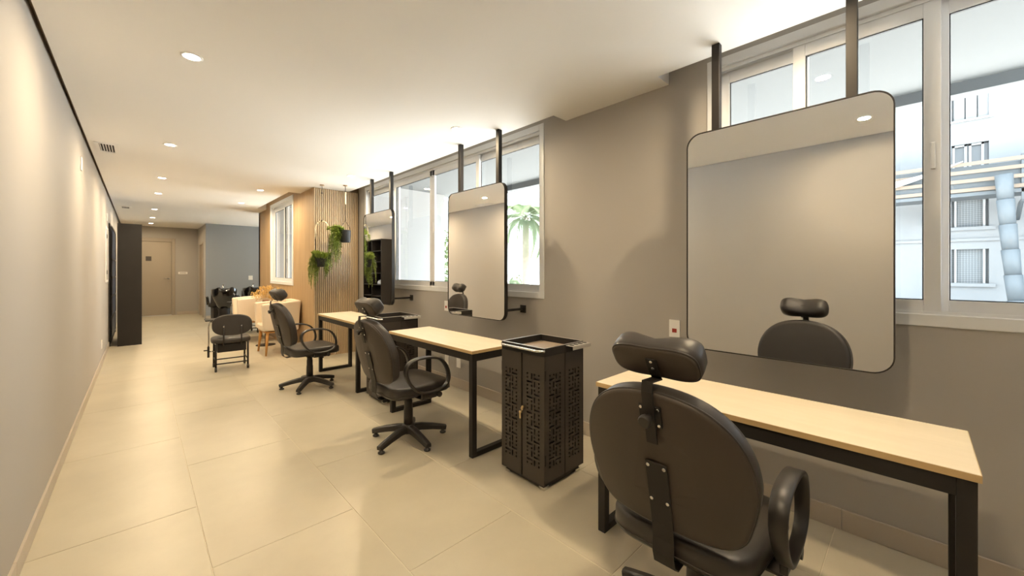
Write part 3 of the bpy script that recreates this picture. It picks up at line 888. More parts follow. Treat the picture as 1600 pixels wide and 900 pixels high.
def make_chair(base_rot=0.0):
    e = thing('salon_chair', (0, 0, 0))
    # five star base
    leg0 = None
    for k in range(5):
        a = base_rot + 2 * PI * k / 5
        if leg0 is None:
            g = G(); prof = [(-0.030, -0.020), (0.030, -0.020), (0.024, 0.016), (0.012, 0.024), (-0.012, 0.024), (-0.024, 0.016)]
            g.sweep([(0.02, 0, 0.090), (0.10, 0, 0.086), (0.19, 0, 0.070), (0.265, 0, 0.052), (0.298, 0, 0.043)], prof, (0, 0, 1), False, False, True, [1.15, 1.05, 0.95, 0.85, 0.78])
            leg0 = g.build('leg', M['plastic'], e, 0.003, 1); leg0.rotation_euler = (0, 0, a)
            ft0 = G().lathe([(0.018, 0.0), (0.024, 0.004), (0.024, 0.013), (0.014, 0.018), (0.012, 0.030)], 18, (0.274, 0, 0)).build('foot_glide', M['plastic'], leg0)
        else:
            l = share(leg0, 'leg', e, rot=(0, 0, a)); share(ft0, 'foot_glide', l)
    G().lathe([(0.030, 0.052), (0.052, 0.058), (0.056, 0.085), (0.046, 0.118), (0.036, 0.126)], 24).build('hub', M['plastic'], e)
    G().lathe([(0.036, 0.12), (0.034, 0.235), (0.031, 0.243), (0.031, 0.30), (0.028, 0.306), (0.0275, 0.385)], 24).build('gas_column', M['plastic'], e)
    mech = G(); mech.box(-0.13, 0.13, -0.075, 0.075, 0.366, 0.386); mech.box(-0.05, 0.05, -0.045, 0.045, 0.345, 0.366)
    mo = mech.build('mechanism_plate', M['black_metal'], e, 0.003, 1)
    G().tube([(0.02, -0.06, 0.372), (0.05, -0.15, 0.362), (0.06, -0.22, 0.352)], 0.007, 8).build('lever', M['plastic'], mo)
    # seat: slightly wider at front
    so = []
    for k in range(56):
        a = 2 * PI * k / 56; cx, sx = math.cos(a), math.sin(a); ex = 2 / 5.5
        x = 0.252 * math.copysign(abs(cx) ** ex, cx); y = 0.240 * math.copysign(abs(sx) ** ex, sx)
        so.append((x, y * (1 + 0.06 * x / 0.25)))
    pl = lambda a, b, d: (a + 0.005, b, d)
    cushion(so, [(0.385, 0.035), (0.390, 0.014), (0.402, 0.004), (0.412, 0.0)], pl).build('seat_shell', M['plastic'], e)
    def plseat(a, b, d):
        return (a + 0.005, b, d - 0.012 * max(0.0, (a - 0.13) / 0.12) ** 2)
    seat = cushion(so, [(0.409, 0.004), (0.414, -0.001), (0.456, 0.0), (0.466, 0.004), (0.472, 0.013), (0.4745, 0.035), (0.476, (0.04, 0.6)), (0.477, (0.04, 0.15))], plseat).build('seat', M['vinyl'], e)
    G().sweep([plseat(a, b, 0.4115) for a, b in so], [(0.0035 * math.cos(t * PI / 3), 0.0035 * math.sin(t * PI / 3)) for t in range(6)], (0, 0, 1), True).build('piping', M['vinyl'], seat)
    # backrest, leaning back
    lean = math.radians(13.0)
    ox, oz = -0.272, 0.502
    def plb(a, b, d):    # a = across (y), b = up along the back, d = thickness towards front
        curve = 0.025 * (a / 0.25) ** 2
        dd = d + curve
        return (ox - math.sin(lean) * b + math.cos(lean) * dd, a, oz + math.cos(lean) * b + math.sin(lean) * dd)
    bp = [(0.0, 0.0), (0.10, 0.001), (0.178, 0.012), (0.222, 0.048), (0.243, 0.105), (0.258, 0.170), (0.261, 0.225), (0.249, 0.295), (0.216, 0.365), (0.160, 0.420), (0.087, 0.452), (0.0, 0.462)]
    full = bp + [(-a, b) for a, b in bp[-2:0:-1]]
    full = [(p.x, p.y) for p in catmull([(a, b, 0) for a, b in full], 4)]
    cushion(full, [(-0.004, (0.01, 0.5)), (-0.003, 0.012), (0.0, 0.003), (0.006, 0.0), (0.010, 0.001)], plb).build('back_shell', M['back_shell'], e)
    bc = cushion(full, [(0.008, 0.003), (0.012, -0.001), (0.054, 0.0), (0.064, 0.004), (0.070, 0.012), (0.073, 0.030), (0.075, (0.045, 0.6)), (0.076, (0.045, 0.15))], plb).build('backrest', M['vinyl'], e)
    G().sweep([plb(a, b, 0.009) for a, b in full], [(0.004 * math.cos(t * PI / 3), 0.004 * math.sin(t * PI / 3)) for t in range(6)], (1, 0, 0.2), True).build('piping', M['vinyl'], bc)
    # flat bar carrying the back
    bw, bt = 0.034, 0.004
    path = [plb(0, 0.235, -0.007), plb(0, 0.10, -0.007), plb(0, 0.02, -0.008), plb(0, -0.03, -0.014)]
    p_end = Vector(path[-1])
    path += [tuple(p_end + Vector((-0.002, 0, -0.045))), tuple(p_end + Vector((0.010, 0, -0.083))), tuple(p_end + Vector((0.035, 0, -0.101))), (-0.16, 0, 0.372), (-0.08, 0, 0.372)]
    bar = G().sweep(path, [(-bw, -bt / 2), (bw, -bt / 2), (bw, bt / 2), (-bw, bt / 2)], (0, 0, 1), False, False).build('back_bracket', M['black_metal'], e, 0.001, 1)
    def screw(parent, a, b, d, r=0.007):
        c = Vector(plb(0, b, d)); c.y = a
        nrm = Vector((-math.cos(lean), 0, -math.sin(lean)))
        G().cyl(c, c + nrm * 0.003, r, 10, r * 0.7).build('screw', M['chrome'], parent)
    for a, b in ((-0.025, 0.222), (0.025, 0.222), (-0.025, 0.105), (0.025, 0.105)): screw(bar, a, b, -0.009)
    # headrest carrier
    mpg = G(); cc = [plb(a, b, d) for d in (-0.010, -0.004) for a, b in ((-0.034, 0.358), (0.034, 0.358), (0.034, 0.425), (-0.034, 0.425))]
    mpg.add([(x, (-0.034 if i % 4 in (0, 3) else 0.034), z) for i, (x, y, z) in enumerate(cc)], [(0, 1, 2, 3), (4, 7, 6, 5), (0, 4, 5, 1), (1, 5, 6, 2), (2, 6, 7, 3), (3, 7, 4, 0)])
    mp_ = mpg.build('headrest_mount', M['black_metal'], e, 0.001, 1)
    for a, b in ((-0.026, 0.416), (0.026, 0.416), (0.026, 0.367), (-0.026, 0.367)): screw(mp_, a, b, -0.010, 0.006)
    kc = Vector(plb(0, 0.392, -0.012)); kn = Vector((-math.cos(lean), 0, -math.sin(lean)))
    kg = G().cyl(kc, kc + kn * 0.020, 0.008, 12); kg.tube([kc + kn * 0.020, kc + kn * 0.024, kc + kn * 0.036, kc + kn * 0.040], 0.019, 16, scales=[0.9, 1.0, 1.0, 0.85])
    kg.build('adjust_knob', M['plastic'], mp_)
    hw = 0.0165
    hx, hz = -0.322, 1.052
    A = Vector(plb(0, 0.305, -0.0135)); B = Vector(plb(0, 0.47, -0.0135))
    tilt = math.radians(33)
    nb = Vector((-math.cos(tilt), 0, -math.sin(tilt)))      # outward normal of headrest back plate
    upv = Vector((-math.sin(tilt), 0, math.cos(tilt)))
    hc = Vector((hx, 0, hz))
    pc = hc + nb * 0.034
    Pm = [A, B, B + Vector((0.004, 0, 0.030)), pc - upv * 0.058 + nb * 0.003, pc - upv * 0.040 + nb * 0.0055, pc + upv * 0.022 + nb * 0.0055]
    hb = G().sweep(Pm, [(-hw, -0.002), (hw, -0.002), (hw, 0.002), (-hw, 0.002)], (1, 0, 0), False, False)
    hbo = hb.build('headrest_bar', M['black_metal'], e)
    for d in (-0.012, 0.014):
        c = pc + upv * d + nb * 0.0075
        G().cyl(c, c + nb * 0.003, 0.006, 10, 0.004).build('screw', M['chrome'], hbo)
    ho = []
    for k in range(64):
        a = 2 * PI * k / 64; cx, sx = math.cos(a), math.sin(a); ex = 2 / 4.2
        y = 0.131 * math.copysign(abs(cx) ** ex, cx); v = 0.058 * math.copysign(abs(sx) ** (2 / 3.4), sx)
        f_ = 1.0 - 0.07 * math.exp(-(y / 0.045) ** 2)
        ho.append((y, v * f_))
    def plh(a, b, d):
        dip = 0.020 * math.exp(-(a / 0.05) ** 2) * max(0.0, d / 0.08) ** 2
        ext = 0.010 * (a / 0.131) ** 2 * max(0.0, d / 0.08)
        p = pc + upv * b - nb * (d - dip + ext)
        return (p.x, a, p.z)
    hs = cushion(ho, [(-0.002, (0.01, 0.5)), (-0.001, 0.008), (0.002, 0.001), (0.008, 0.0)], plh).build('headrest_shell', M['back_shell'], e)
    hcu = cushion(ho, [(0.006, 0.003), (0.010, -0.004), (0.028, -0.005), (0.056, -0.003), (0.070, 0.003), (0.079, 0.013), (0.084, (0.025, 0.75)), (0.086, (0.03, 0.15))], plh).build('headrest', M['vinyl'], e)
    G().sweep([plh(a, b, 0.007) for a, b in ho], [(0.004 * math.cos(t * PI / 3), 0.004 * math.sin(t * PI / 3)) for t in range(6)], (1, 0, 0.2), True).build('piping', M['vinyl'], hcu)
    # armrests
    ap = [(-0.190, 0.610), (-0.165, 0.658), (-0.100, 0.682), (0.015, 0.678), (0.105, 0.645), (0.158, 0.575), (0.172, 0.500), (0.140, 0.448), (0.050, 0.424), (-0.070, 0.436), (-0.135, 0.490), (-0.175, 0.550)]
    for s in (-1, 1):
        yc = s * 0.285
        cp = catmull([(x, yc, z) for x, z in ap], 6)
        hwid, th = 0.024, 0.0075
        prof = [(-hwid, -th * 0.5), (-hwid * 0.85, -th), (hwid * 0.85, -th), (hwid, -th * 0.5), (hwid, th * 0.5), (hwid * 0.85, th), (-hwid * 0.85, th), (-hwid, th * 0.5)]
        g = G(); rr = []
        n = len(cp)
        for i in range(n):
            t = (cp[(i + 1) % n] - cp[i - 1]).normalized(); b = t.cross(Vector((0, 1, 0)))
            zrel = (cp[i].z - 0.42) / 0.26
            k = 0.80 + 0.25 * zrel
            rr.append([cp[i] + Vector((0, 1, 0)) * (u * k) + b * v for u, v in prof])
        g.rings(rr, caps=False, smooth=True, loop=True)
        ar = g.build('armrest', M['plastic'], e)
        mk = G(); mk.box(-0.055, 0.075, min(s * 0.10, s * 0.275), max(s * 0.10, s * 0.275), 0.374, 0.384); mk.box(-0.055, 0.075, min(s * 0.262, s * 0.284), max(s * 0.262, s * 0.284), 0.384, 0.428)
        mk.build('arm_bracket', M['plastic'], ar, 0.003, 1)
        G().cyl((0.085, s * 0.27, 0.395), (0.085, s * 0.30, 0.395), 0.02, 14).build('arm_knob', M['plastic'], ar)
    return e
chairs = [((1.462, 0.555, 0), 1.0, 16, 'nearest black salon chair, seen from behind in front of the largest mirror'),
          ((1.51, 2.74, 0), 2.0, 54, 'black salon chair beside the middle maple table'),
          ((1.385, 4.74, 0), 4.0, 16, 'farthest black salon chair, in front of the cream armchair')]
c0 = None
for loc, rz, ba, lb in chairs:
    if c0 is None: o = c0 = make_chair()
    else: o = copy_tree(c0)
    o.location = loc; o.rotation_euler = (0, 0, math.radians(rz))
    for ch_ in o.children:
        if ch_.name.startswith('leg'):
            ch_.rotation_euler.z += math.radians(ba - rz) - (math.radians(chairs[0][2] - chairs[0][1]) if o is not c0 else 0)
    tag(o, lb, 'chair', 'reclining salon chairs')

# ================================================================== ARMCHAIRS
def make_armchair():
    e = thing('tub_armchair', (0, 0, 0))
    # local: faces +x, footprint x -0.26..0.26, y -0.29..0.29
    def slab(name, ol, y0, y1, bev=0.022, m='cream'):
        g = G(); g.rings([[(x, y0, z) for x, z in ol], [(x, y1, z) for x, z in ol]], smooth=False)
        return g.build(name, M[m], e, bev, 3)
    arm = [(0.255, 0.385), (0.27, 0.79), (-0.27, 0.83), (-0.235, 0.36)]
    slab('armrest', arm, -0.29, -0.205); slab('armrest', arm, 0.205, 0.29)
    bk = [(-0.14, 0.385), (-0.175, 0.832), (-0.272, 0.832), (-0.237, 0.36)]
    slab('backrest', bk, -0.2035, 0.2035)
    slab('seat', [(0.245, 0.37), (0.25, 0.475), (-0.135, 0.462), (-0.135, 0.37)], -0.2035, 0.2035, 0.028)
    box('seat_frame', M['leg_wood'], e, -0.20, 0.22, -0.25, 0.25, 0.345, 0.369, 0.003, 1)
    for sx in (-1, 1):
        for sy in (-1, 1):
            G().cyl((sx * 0.185, sy * 0.225, 0.36), (sx * 0.215, sy * 0.262, 0.0), 0.024, 12, 0.013).build('leg', M['leg_wood'], e)
    return e
a0 = make_armchair(); a0.location = (1.605, 7.13, 0); a0.rotation_euler = (0, 0, PI)
tag(a0, 'front cream tub armchair with honey wood legs, behind the farthest salon chair', 'armchair', 'cream tub armchairs')
a1 = copy_tree(a0); a1.location = (1.53, 8.70, 0)
tag(a1, 'rear cream tub armchair near the black wash basin', 'armchair', 'cream tub armchairs')

# side table, vase, dried flowers
st = thing('side_table', (1.60, 7.92, 0), 0, 'small dark pedestal table between the two cream armchairs', 'table')
G().lathe([(0.15, 0), (0.15, 0.006), (0.12, 0.010), (0.02, 0.014)], 28).build('base_plate', M['black_metal'], st)
G().lathe([(0.014, 0.01), (0.014, 0.56)], 16).build('post', M['black_metal'], st)
G().lathe([(0.16, 0.56), (0.165, 0.565), (0.165, 0.58), (0.16, 0.585)], 32).build('table_top', M['leg_wood'], st)
vs_ = thing('flower_vase', (1.60, 7.90, 0.585), 0, 'amber vase of dried yellow flowers between the cream armchairs', 'vase')
G().lathe([(0.05, 0), (0.062, 0.01), (0.066, 0.12), (0.055, 0.19), (0.048, 0.21), (0.044, 0.21), (0.046, 0.18), (0.0, 0.05)], 24).build('vase_body', M['vase'], vs_)
rnd = random.Random(4)
fl0 = None
for k in range(38):
    a = rnd.uniform(0, 2 * PI); r = rnd.uniform(0.02, 0.23); h = rnd.uniform(0.27, 0.47)
    tip = (r * math.cos(a), r * math.sin(a), h - 0.4 * r)
    s_ = G().tube([(0.01 * math.cos(a), 0.01 * math.sin(a), 0.08), (0.03 * math.cos(a), 0.03 * math.sin(a), 0.21), tip], 0.002, 4).build('flower_stem', M['rattan'], vs_)
    if fl0 is None:
        g = G()
        for q in range(22):
            c = Vector((rnd.uniform(-1, 1), rnd.uniform(-1, 1), rnd.uniform(-1, 1))) * 0.030
            rr = rnd.uniform(0.005, 0.010)
            g.add([c + Vector(v) * rr for v in ((1, 0, 0), (-1, 0, 0), (0, 1, 0), (0, -1, 0), (0, 0, 1), (0, 0, -1))], [(0, 2, 4), (2, 1, 4), (1, 3, 4), (3, 0, 4), (2, 0, 5), (1, 2, 5), (3, 1, 5), (0, 3, 5)], True)
        fl0 = g.build('flower_head', M['flower'], s_); fl0.location = tip
    else:
        share(fl0, 'flower_head', s_, tip, (rnd.uniform(0, 6), rnd.uniform(0, 6), rnd.uniform(0, 6)))

# ================================================================== MANICURE STOOLS
def make_stool():
    e = thing('rolling_stool', (0, 0, 0))
    # faces +y ; backrest at -y
    w_, d_ = 0.172, 0.172
    for x in (-w_, w_):
        for y in (-d_, d_):
            lg = G().cyl((x, y, 0.055), (x, y, 0.36), 0.011, 10).build('leg', M['black_metal'], e)
            c = G().lathe([(0.010, -0.012), (0.026, -0.012), (0.029, -0.008), (0.029, 0.008), (0.026, 0.012), (0.010, 0.012)], 16, (x, y, 0.0295), 'x').build('caster', M['plastic'], lg)
    for y in (-d_, d_):
        G().cyl((-w_, y, 0.10), (w_, y, 0.10), 0.008, 8).build('stretcher', M['black_metal'], e)
    for x in (-w_, w_):
        G().cyl((x, -d_, 0.13), (x, d_, 0.13), 0.008, 8).build('stretcher', M['black_metal'], e)
    box('drawer_box', M['black_board'], e, -0.155, 0.155, -0.165, 0.165, 0.245, 0.352, 0.006, 2)
    so = []
    for k in range(40):
        a = 2 * PI * k / 40; cx, sx = math.cos(a), math.sin(a); ex = 2 / 3.4
        so.append((0.215 * math.copysign(abs(cx) ** ex, cx), 0.205 * math.copysign(abs(sx) ** ex, sx)))
    cushion(so, [(0.360, 0.02), (0.364, 0.004), (0.375, 0.0), (0.405, 0.0), (0.420, 0.010), (0.427, 0.03), (0.430, (0.04, 0.4))], lambda a, b, d: (a, b, d)).build('seat', M['vinyl'], e)
    bo = [(0.215 * math.copysign(abs(math.cos(t)) ** 0.72, math.cos(t)), 0.135 * math.copysign(abs(math.sin(t)) ** 0.8, math.sin(t))) for t in [2 * PI * k / 48 for k in range(48)]]
    cushion(bo, [(0.0, 0.012), (0.003, 0.002), (0.010, 0.0), (0.035, 0.001), (0.045, 0.012), (0.050, (0.03, 0.5))], lambda a, b, d: (a, -0.222 + d, 0.60 + b)).build('backrest', M['vinyl'], e)
    for x in (-0.095, 0.095):
        u = G().tube([(x, -0.10, 0.352), (x, -0.235, 0.345), (x, -0.240, 0.40), (x, -0.232, 0.60)], 0.009, 8).build('back_upright', M['black_metal'], e)
        c = Vector((x, -0.241, 0.585)); G().cyl(c, c + Vector((0, -0.004, 0)), 0.010, 10, 0.007).build('screw', M['chrome'], u)
    # tray on a bent chrome arm clamped to the frame
    ta = G().tube([(-0.235, 0.06, 0.20), (-0.235, 0.06, 0.56), (-0.228, 0.06, 0.61), (-0.20, 0.06, 0.635), (-0.10, 0.06, 0.637)], 0.009, 10).build('tray_arm', M['chrome'], e)
    box('tray', M['black_board'], ta, -0.275, -0.02, -0.06, 0.20, 0.647, 0.662, 0.006, 2)
    cl = box('clamp', M['black_metal'], ta, -0.247, -0.223, 0.045, 0.075, 0.16, 0.30, 0.002, 1)
    G().cyl((-0.225, 0.06, 0.235), (-0.17, 0.06, 0.235), 0.006, 8).build('clamp_bar', M['chrome'], cl)
    G().cyl((-0.247, 0.06, 0.255), (-0.285, 0.06, 0.255), 0.008, 8).build('clamp_knob', M['black_metal'], cl)
    return e
s0 = make_stool(); s0.location = (0.888, 6.40, 0); s0.rotation_euler = (0, 0, math.radians(-3))
tag(s0, 'low black stool on casters with side tray, standing alone on the floor', 'stool', 'rolling manicure stools')
s1 = copy_tree(s0); s1.location = (1.60, 9.75, 0); s1.rotation_euler = (0, 0, math.radians(8))
tag(s1, 'rolling black stool mostly hidden behind the rear cream armchair', 'stool', 'rolling manicure stools')

# ================================================================== WASH BASINS
def make_basin():
    e = thing('shampoo_unit', (0, 0, 0))
    # bowl: rim rings with neck dip on the -y side and two raised shoulders
    def ring(rx, ry, z, hump=0.0, y0=0.0):
        pts = []
        for k in range(40):
            a = 2 * PI * k / 40; cx, sx = math.cos(a), math.sin(a); ex = 2 / 3.0
            x = rx * math.copysign(abs(cx) ** ex, cx); y = ry * math.copysign(abs(sx) ** ex, sx) + y0
            zz = z
            if hump:
                back = max(0.0, -sx)
                zz += hump * back * (math.exp(-((abs(x) - 0.13) / 0.07) ** 2) - 0.55 * math.exp(-(x / 0.06) ** 2))
            pts.append((x, y, zz))
        return pts
    outer = [ring(0.12, 0.12, 0.40), ring(0.17, 0.17, 0.52), ring(0.225, 0.22, 0.66), ring(0.245, 0.24, 0.78), ring(0.245, 0.245, 0.85, 0.05), ring(0.235, 0.235, 0.862, 0.055), ring(0.215, 0.21, 0.85, 0.05), ring(0.18, 0.17, 0.74), ring(0.08, 0.08, 0.66)]
    G().rings(outer).build('basin_bowl', M['gloss_black'], e)
    G().lathe([(0.15, 0.0), (0.155, 0.02), (0.13, 0.06), (0.11, 0.30), (0.13, 0.43)], 28).build('pedestal', M['black_board'], e)
    tp_ = G().cyl((0, 0.17, 0.84), (0, 0.17, 0.93), 0.016, 12); tp_.tube([(0, 0.17, 0.93), (0, 0.14, 0.965), (0, 0.07, 0.955)], 0.010, 8)
    tp_.build('tap', M['chrome'], e)
    # reclining seat on the +y... client side
    box('seat', M['vinyl'], e, -0.24, 0.24, 0.30, 0.78, 0.40, 0.50, 0.035, 3)
    bk = G().rings([[(-0.23, 0.27, 0.42), (0.23, 0.27, 0.42), (0.23, 0.36, 0.42), (-0.23, 0.36, 0.42)], [(-0.22, 0.235, 0.80), (0.22, 0.235, 0.80), (0.22, 0.315, 0.80), (-0.22, 0.315, 0.80)]], smooth=False)
    bk.build('backrest', M['vinyl'], e, 0.03, 3)
    box('seat_base', M['black_board'], e, -0.18, 0.18, 0.20, 0.72, 0.0, 0.398, 0.01, 2)
    for s in (-1, 1):
        G().tube([(s * 0.25, 0.36, 0.42), (s * 0.27, 0.36, 0.64), (s * 0.27, 0.44, 0.66), (s * 0.27, 0.66, 0.66), (s * 0.25, 0.70, 0.45)], 0.016, 8).build('armrest', M['gloss_black'], e)
    return e
b0 = make_basin(); b0.location = (1.47, 11.55, 0)
tag(b0, 'glossy black shampoo basin with chair before the blue grey wall', 'wash basin', 'shampoo units')
b1 = copy_tree(b0); b1.location = (2.12, 11.75, 0)
tag(b1, 'second black shampoo basin, mostly hidden by the oak wall and flowers', 'wash basin', 'shampoo units')

# ================================================================== BOOKCASE
bcx0, bcx1, by0, by1, bh = -0.275, 0.03, 9.5, 10.65, 2.12
bk = thing('bookcase', (bcx0, by0, 0), 0, 'tall dark open bookcase standing out from the left wall', 'bookcase')
def bb(name, x0, x1, y0, y1, z0, z1, m='black_board'):
    return box(name, M[m], bk, x0 - bcx0, x1 - bcx0, y0 - by0, y1 - by0, z0, z1, 0.001, 1)
bb('side_panel', bcx0, bcx1, by0, by0 + 0.025, 0, bh); bb('side_panel', bcx0, bcx1, by1 - 0.025, by1, 0, bh)
bb('divider', bcx0 + 0.012, bcx1 - 0.004, by0 + 0.575 - 0.01, by0 + 0.575 + 0.01, 0.07, bh - 0.025)
bb('top_panel', bcx0, bcx1, by0 + 0.025, by1 - 0.025, bh - 0.025, bh)
bb('back_panel', bcx0, bcx0 + 0.012, by0 + 0.025, by1 - 0.025, 0.0, bh - 0.025)
bb('plinth', bcx0 + 0.012, bcx1 - 0.01, by0 + 0.025, by1 - 0.025, 0.0, 0.05)
for z in (0.05, 0.35, 0.64, 0.94, 1.24, 1.54, 1.82):
    for ya, yb in ((by0 + 0.025, by0 + 0.565), (by0 + 0.585, by1 - 0.025)):
        bb('shelf', bcx0 + 0.012, bcx1 - 0.002, ya, yb, z - 0.018, z)
tw = thing('folded_cloth', (-0.11, 9.80, 0.9405), 0, 'pale crumpled cloth lying on a shelf of the dark bookcase', 'cloth')
rnd = random.Random(9); rr = []
for i, (r, z) in enumerate(((0.085, 0.0), (0.10, 0.03), (0.09, 0.07), (0.055, 0.10), (0.01, 0.115))):
    rr.append([(r * math.cos(a) * rnd.uniform(0.75, 1.1), 1.3 * r * math.sin(a) * rnd.uniform(0.75, 1.1), z * rnd.uniform(0.85, 1.1)) for a in [2 * PI * k / 18 for k in range(18)]])
G().rings(rr).build('cloth_fold', M['towel'], tw)

# ================================================================== HANGING PLANTS
def fern_frond(name, parent, start, direc, reach, drop, rnd):
    """thin feathery frond: rises a little over the rim, then hangs"""
    g = G(); n = 26
    side = Vector((-direc.y, direc.x, 0))
    wob = rnd.uniform(-0.03, 0.03); ph = rnd.uniform(0, 6)
    pts = []
    for i in range(n + 1):
        t = i / n
        out = reach * (1 - (1 - t) ** 2.2)
        z = 0.05 * math.sin(min(1, t * 3.2) * PI / 2) - drop * max(0, t - 0.12) ** 1.25
        pts.append(start + direc * out + side * (wob * t + 0.008 * math.sin(ph + 5 * t)) + Vector((0, 0, z)))
    g.tube(pts, 0.0016, 4)
    st_ = g.build(name, M['stem'], parent)
    lf = G()
    for i in range(1, n):
        p = pts[i]; t = (pts[i + 1] - pts[i - 1]).normalized(); tt = i / n
        L = 0.052 * (0.45 + math.sin(PI * min(1, tt * 1.15 + 0.05)) * 0.75) * (1 if tt < 0.9 else 0.6)
        for q in range(9):
            d = Vector((rnd.uniform(-1, 1), rnd.uniform(-1, 1), rnd.uniform(-1, 1)))
            d = (d - t * d.dot(t)).normalized() * 0.9 + t * rnd.uniform(0.2, 0.8)
            d = d.normalized() * L * rnd.uniform(0.6, 1.1)
            s_ = d.cross(t).normalized() * 0.0021
            o = t * rnd.uniform(-0.008, 0.008)
            lf.add([p + o - s_, p + o + s_, p + o + d * 0.7 + s_ * 1.4, p + o + d, p + o + d * 0.7 - s_ * 1.4], [(0, 1, 2, 3, 4)])
    l = lf.build('leaflets', M['fern'], st_); l['kind'] = 'stuff'
def plant(e, rimz, r, spec, seed):
    rnd = random.Random(seed)
    for (a0, a1, cnt, dr0, dr1, re0, re1) in spec:
        for k in range(cnt):
            a = math.radians(rnd.uniform(a0, a1)); d = Vector((math.cos(a), math.sin(a), 0))
            fern_frond('frond', e, Vector((0, 0, rimz)) + d * r * rnd.uniform(0.2, 0.85), d, rnd.uniform(re0, re1), rnd.uniform(dr0, dr1), rnd)
# planter one: arch hanger
px, py = 1.925, 6.02
p1 = thing('hanging_planter', (px, py, 1.36), 0, 'black pot on a pale arched hanger with a trailing fern, left of two', 'planter', 'hanging fern planters')
G().lathe([(0.055, 0.0), (0.078, 0.012), (0.090, 0.06), (0.095, 0.145), (0.098, 0.150), (0.090, 0.150), (0.086, 0.12), (0.02, 0.11)], 28).build('pot', M['pot'], p1)
G().lathe([(0.086, 0.10), (0.080, 0.125), (0.02, 0.13)], 20).build('soil', M['bark'], p1)
arch = [(math.cos(a) * 0.098 * 0.72, -math.cos(a) * 0.098 * 0.69, 0.545 + 0.125 * math.sin(a)) for a in [PI * k / 16 for k in range(17)]]
arch = [(arch[0][0], arch[0][1], 0.42)] + arch + [(arch[-1][0], arch[-1][1], 0.42)]
G().tube(arch, 0.0085, 8).build('hanger_arch', M['rattan'], p1)
for q in (arch[0], arch[-1]):
    G().tube([q, (q[0], q[1], 0.12)], 0.0045, 6).build('strap', M['cord'], p1)
G().tube([(0, 0, 0.672), (0, 0, ZC - 1.36 - 0.012)], 0.0045, 6).build('cord', M['cord'], p1)
G().lathe([(0.012, 0.0), (0.013, 0.010), (0.007, 0.02)], 12, (0, 0, 0.665)).build('knot', M['cord'], p1)
G().lathe([(0.010, 0.0), (0.012, 0.012), (0.006, 0.022)], 12, (0, 0, 1.07)).build('knot', M['cord'], p1)
G().lathe([(0.03, ZC - 1.36 - 0.010), (0.03, ZC - 1.3605)], 18).build('ceiling_hook', M['oak'], p1)
plant(p1, 0.14, 0.09, [(110, 170, 14, 0.35, 0.64, 0.03, 0.13), (190, 280, 5, 0.05, 0.25, 0.03, 0.09), (300, 335, 8, 0.25, 0.46, 0.00, 0.05), (0, 360, 8, -0.05, 0.05, 0.03, 0.10)], 11)
px, py = 2.185, 5.82
p2 = thing('hanging_planter', (px, py, 1.72), 0, 'black pot hung on a cord with a long fern trailing left, right of two', 'planter', 'hanging fern planters')
G().lathe([(0.055, 0.0), (0.068, 0.010), (0.074, 0.17), (0.078, 0.18), (0.070, 0.18), (0.066, 0.14), (0.02, 0.13)], 28).build('pot', M['pot'], p2)
G().lathe([(0.067, 0.12), (0.062, 0.15), (0.02, 0.155)], 20).build('soil', M['bark'], p2)
for s in (-1, 1):
    G().tube([(s * 0.072, 0, 0.15), (s * 0.066, 0, 0.22), (0, 0, 0.32)], 0.003, 6).build('strap', M['cord'], p2)
G().tube([(0, 0, 0.32), (0, 0, 0.58)], 0.004, 6).build('cord', M['cord'], p2)
G().tube([(0, 0, 0.56), (0, 0, 0.74)], 0.011, 8).build('hanger_handle', M['rattan'], p2)
G().tube([(0, 0, 0.74), (0, 0, ZC - 1.72 - 0.012)], 0.0035, 6).build('cord', M['cord'], p2)
G().lathe([(0.03, ZC - 1.72 - 0.010), (0.03, ZC - 1.7205)], 18).build('ceiling_hook', M['oak'], p2)
plant(p2, 0.17, 0.07, [(118, 165, 18, 0.45, 0.76, 0.06, 0.20), (110, 190, 8, 0.2, 0.5, 0.05, 0.20), (100, 190, 10, -0.02, 0.12, 0.06, 0.20)], 21)

# ================================================================== WALL PLATES
def plate(name, x, y, z, wy, h, face, label, cat='wall plate', holes=(), group=None):
    """face: +1 faces +x, -1 faces -x"""
    e = thing(name, (x, y, z), 0, label, cat, group)
    a, b = (0.0005, 0.008) if face > 0 else (-0.008, -0.0005)
    box('cover', M['white_plastic'], e, a, b, -wy / 2, wy / 2, -h / 2, h / 2, 0.002, 2)
    xa, xb = (0.008, 0.010) if face > 0 else (-0.010, -0.008)
    for (dy, dz, w_, h_, m) in holes:
        box('rocker' if m != 'dark_slot' else 'socket_slot', M[m], e, xa, xb, dy - w_ / 2, dy + w_ / 2, dz - h_ / 2, dz + h_ / 2, 0.0008, 1)
    return e
hole2 = [(0, 0.0, 0.03, 0.03, 'white_plastic'), (0, 0.006, 0.004, 0.004, 'dark_slot'), (0, -0.006, 0.004, 0.004, 'dark_slot')]
plate('power_switch', XR, 1.115, 0.925, 0.072, 0.115, -1, 'white switch plate with red rocker beside the nearest mirror', 'switch', [(0, -0.012, 0.03, 0.026, 'red')])
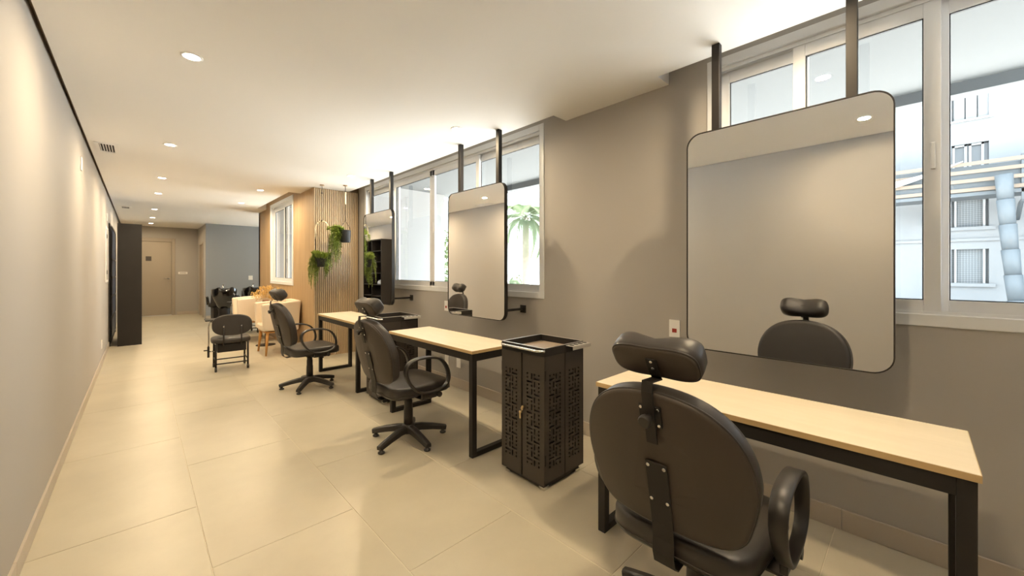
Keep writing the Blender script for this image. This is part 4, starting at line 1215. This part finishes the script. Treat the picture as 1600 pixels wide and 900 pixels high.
plate('power_switch', XR, 3.775, 0.90, 0.072, 0.115, -1, 'white switch plate with red rocker left of the middle mirror', 'switch', [(0, -0.012, 0.03, 0.026, 'red')])
plate('wall_outlet', XR, 3.535, 0.285, 0.072, 0.115, -1, 'white outlet under the middle table, right of two', 'outlet', hole2, 'outlets under the middle table')
plate('wall_outlet', XR, 3.765, 0.285, 0.072, 0.115, -1, 'white outlet under the middle table, left of two', 'outlet', hole2, 'outlets under the middle table')
plate('wall_outlet', XL, 7.82, 0.285, 0.085, 0.12, 1, 'white outlet low on the left wall', 'outlet', hole2)
plate('sensor_plate', XL, 5.23, 2.275, 0.075, 0.12, 1, 'white plate high on the left wall', 'wall plate', [(0, 0, 0.04, 0.07, 'white_plastic')])
plate('sensor_plate', XL, 9.15, 2.18, 0.075, 0.12, 1, 'white plate high on the left wall near the bookcase', 'wall plate')
ep = thing('electrical_panel', (XL, 8.98, 1.56), 0, 'flat white electrical panel cover on the left wall', 'panel')
box('panel_frame', M['white_plastic'], ep, 0.0005, 0.012, -0.30, 0.30, -0.44, 0.44, 0.003, 1)
box('panel_door', M['wall'], ep, 0.012, 0.016, -0.26, 0.26, -0.40, 0.40, 0.002, 1)
for z in (-0.28, 0.28): box('latch', M['black_metal'], ep, 0.016, 0.022, -0.24, -0.21, z - 0.03, z + 0.03)
e = thing('light_switch', (2.285, YG, 1.095), 0, 'white light switch on the blue grey wall', 'switch')
box('cover', M['white_plastic'], e, -0.05, 0.05, -0.008, -0.0005, -0.06, 0.06, 0.002, 2)
box('rocker', M['white_plastic'], e, -0.028, -0.002, -0.011, -0.008, -0.03, 0.03, 0.001, 1)
box('rocker', M['white_plastic'], e, 0.002, 0.028, -0.011, -0.008, -0.03, 0.03, 0.001, 1)
e = thing('wall_sign', (0.93, YE, 1.228), 0, 'small pale sign plate on the wall beside the far door', 'sign')
box('sign_plate', M['white_plastic'], e, -0.105, 0.105, -0.006, -0.0005, -0.032, 0.032, 0.001, 1)
box('sign_text', M['door'], e, -0.07, 0.07, -0.0068, -0.006, -0.010, 0.008)
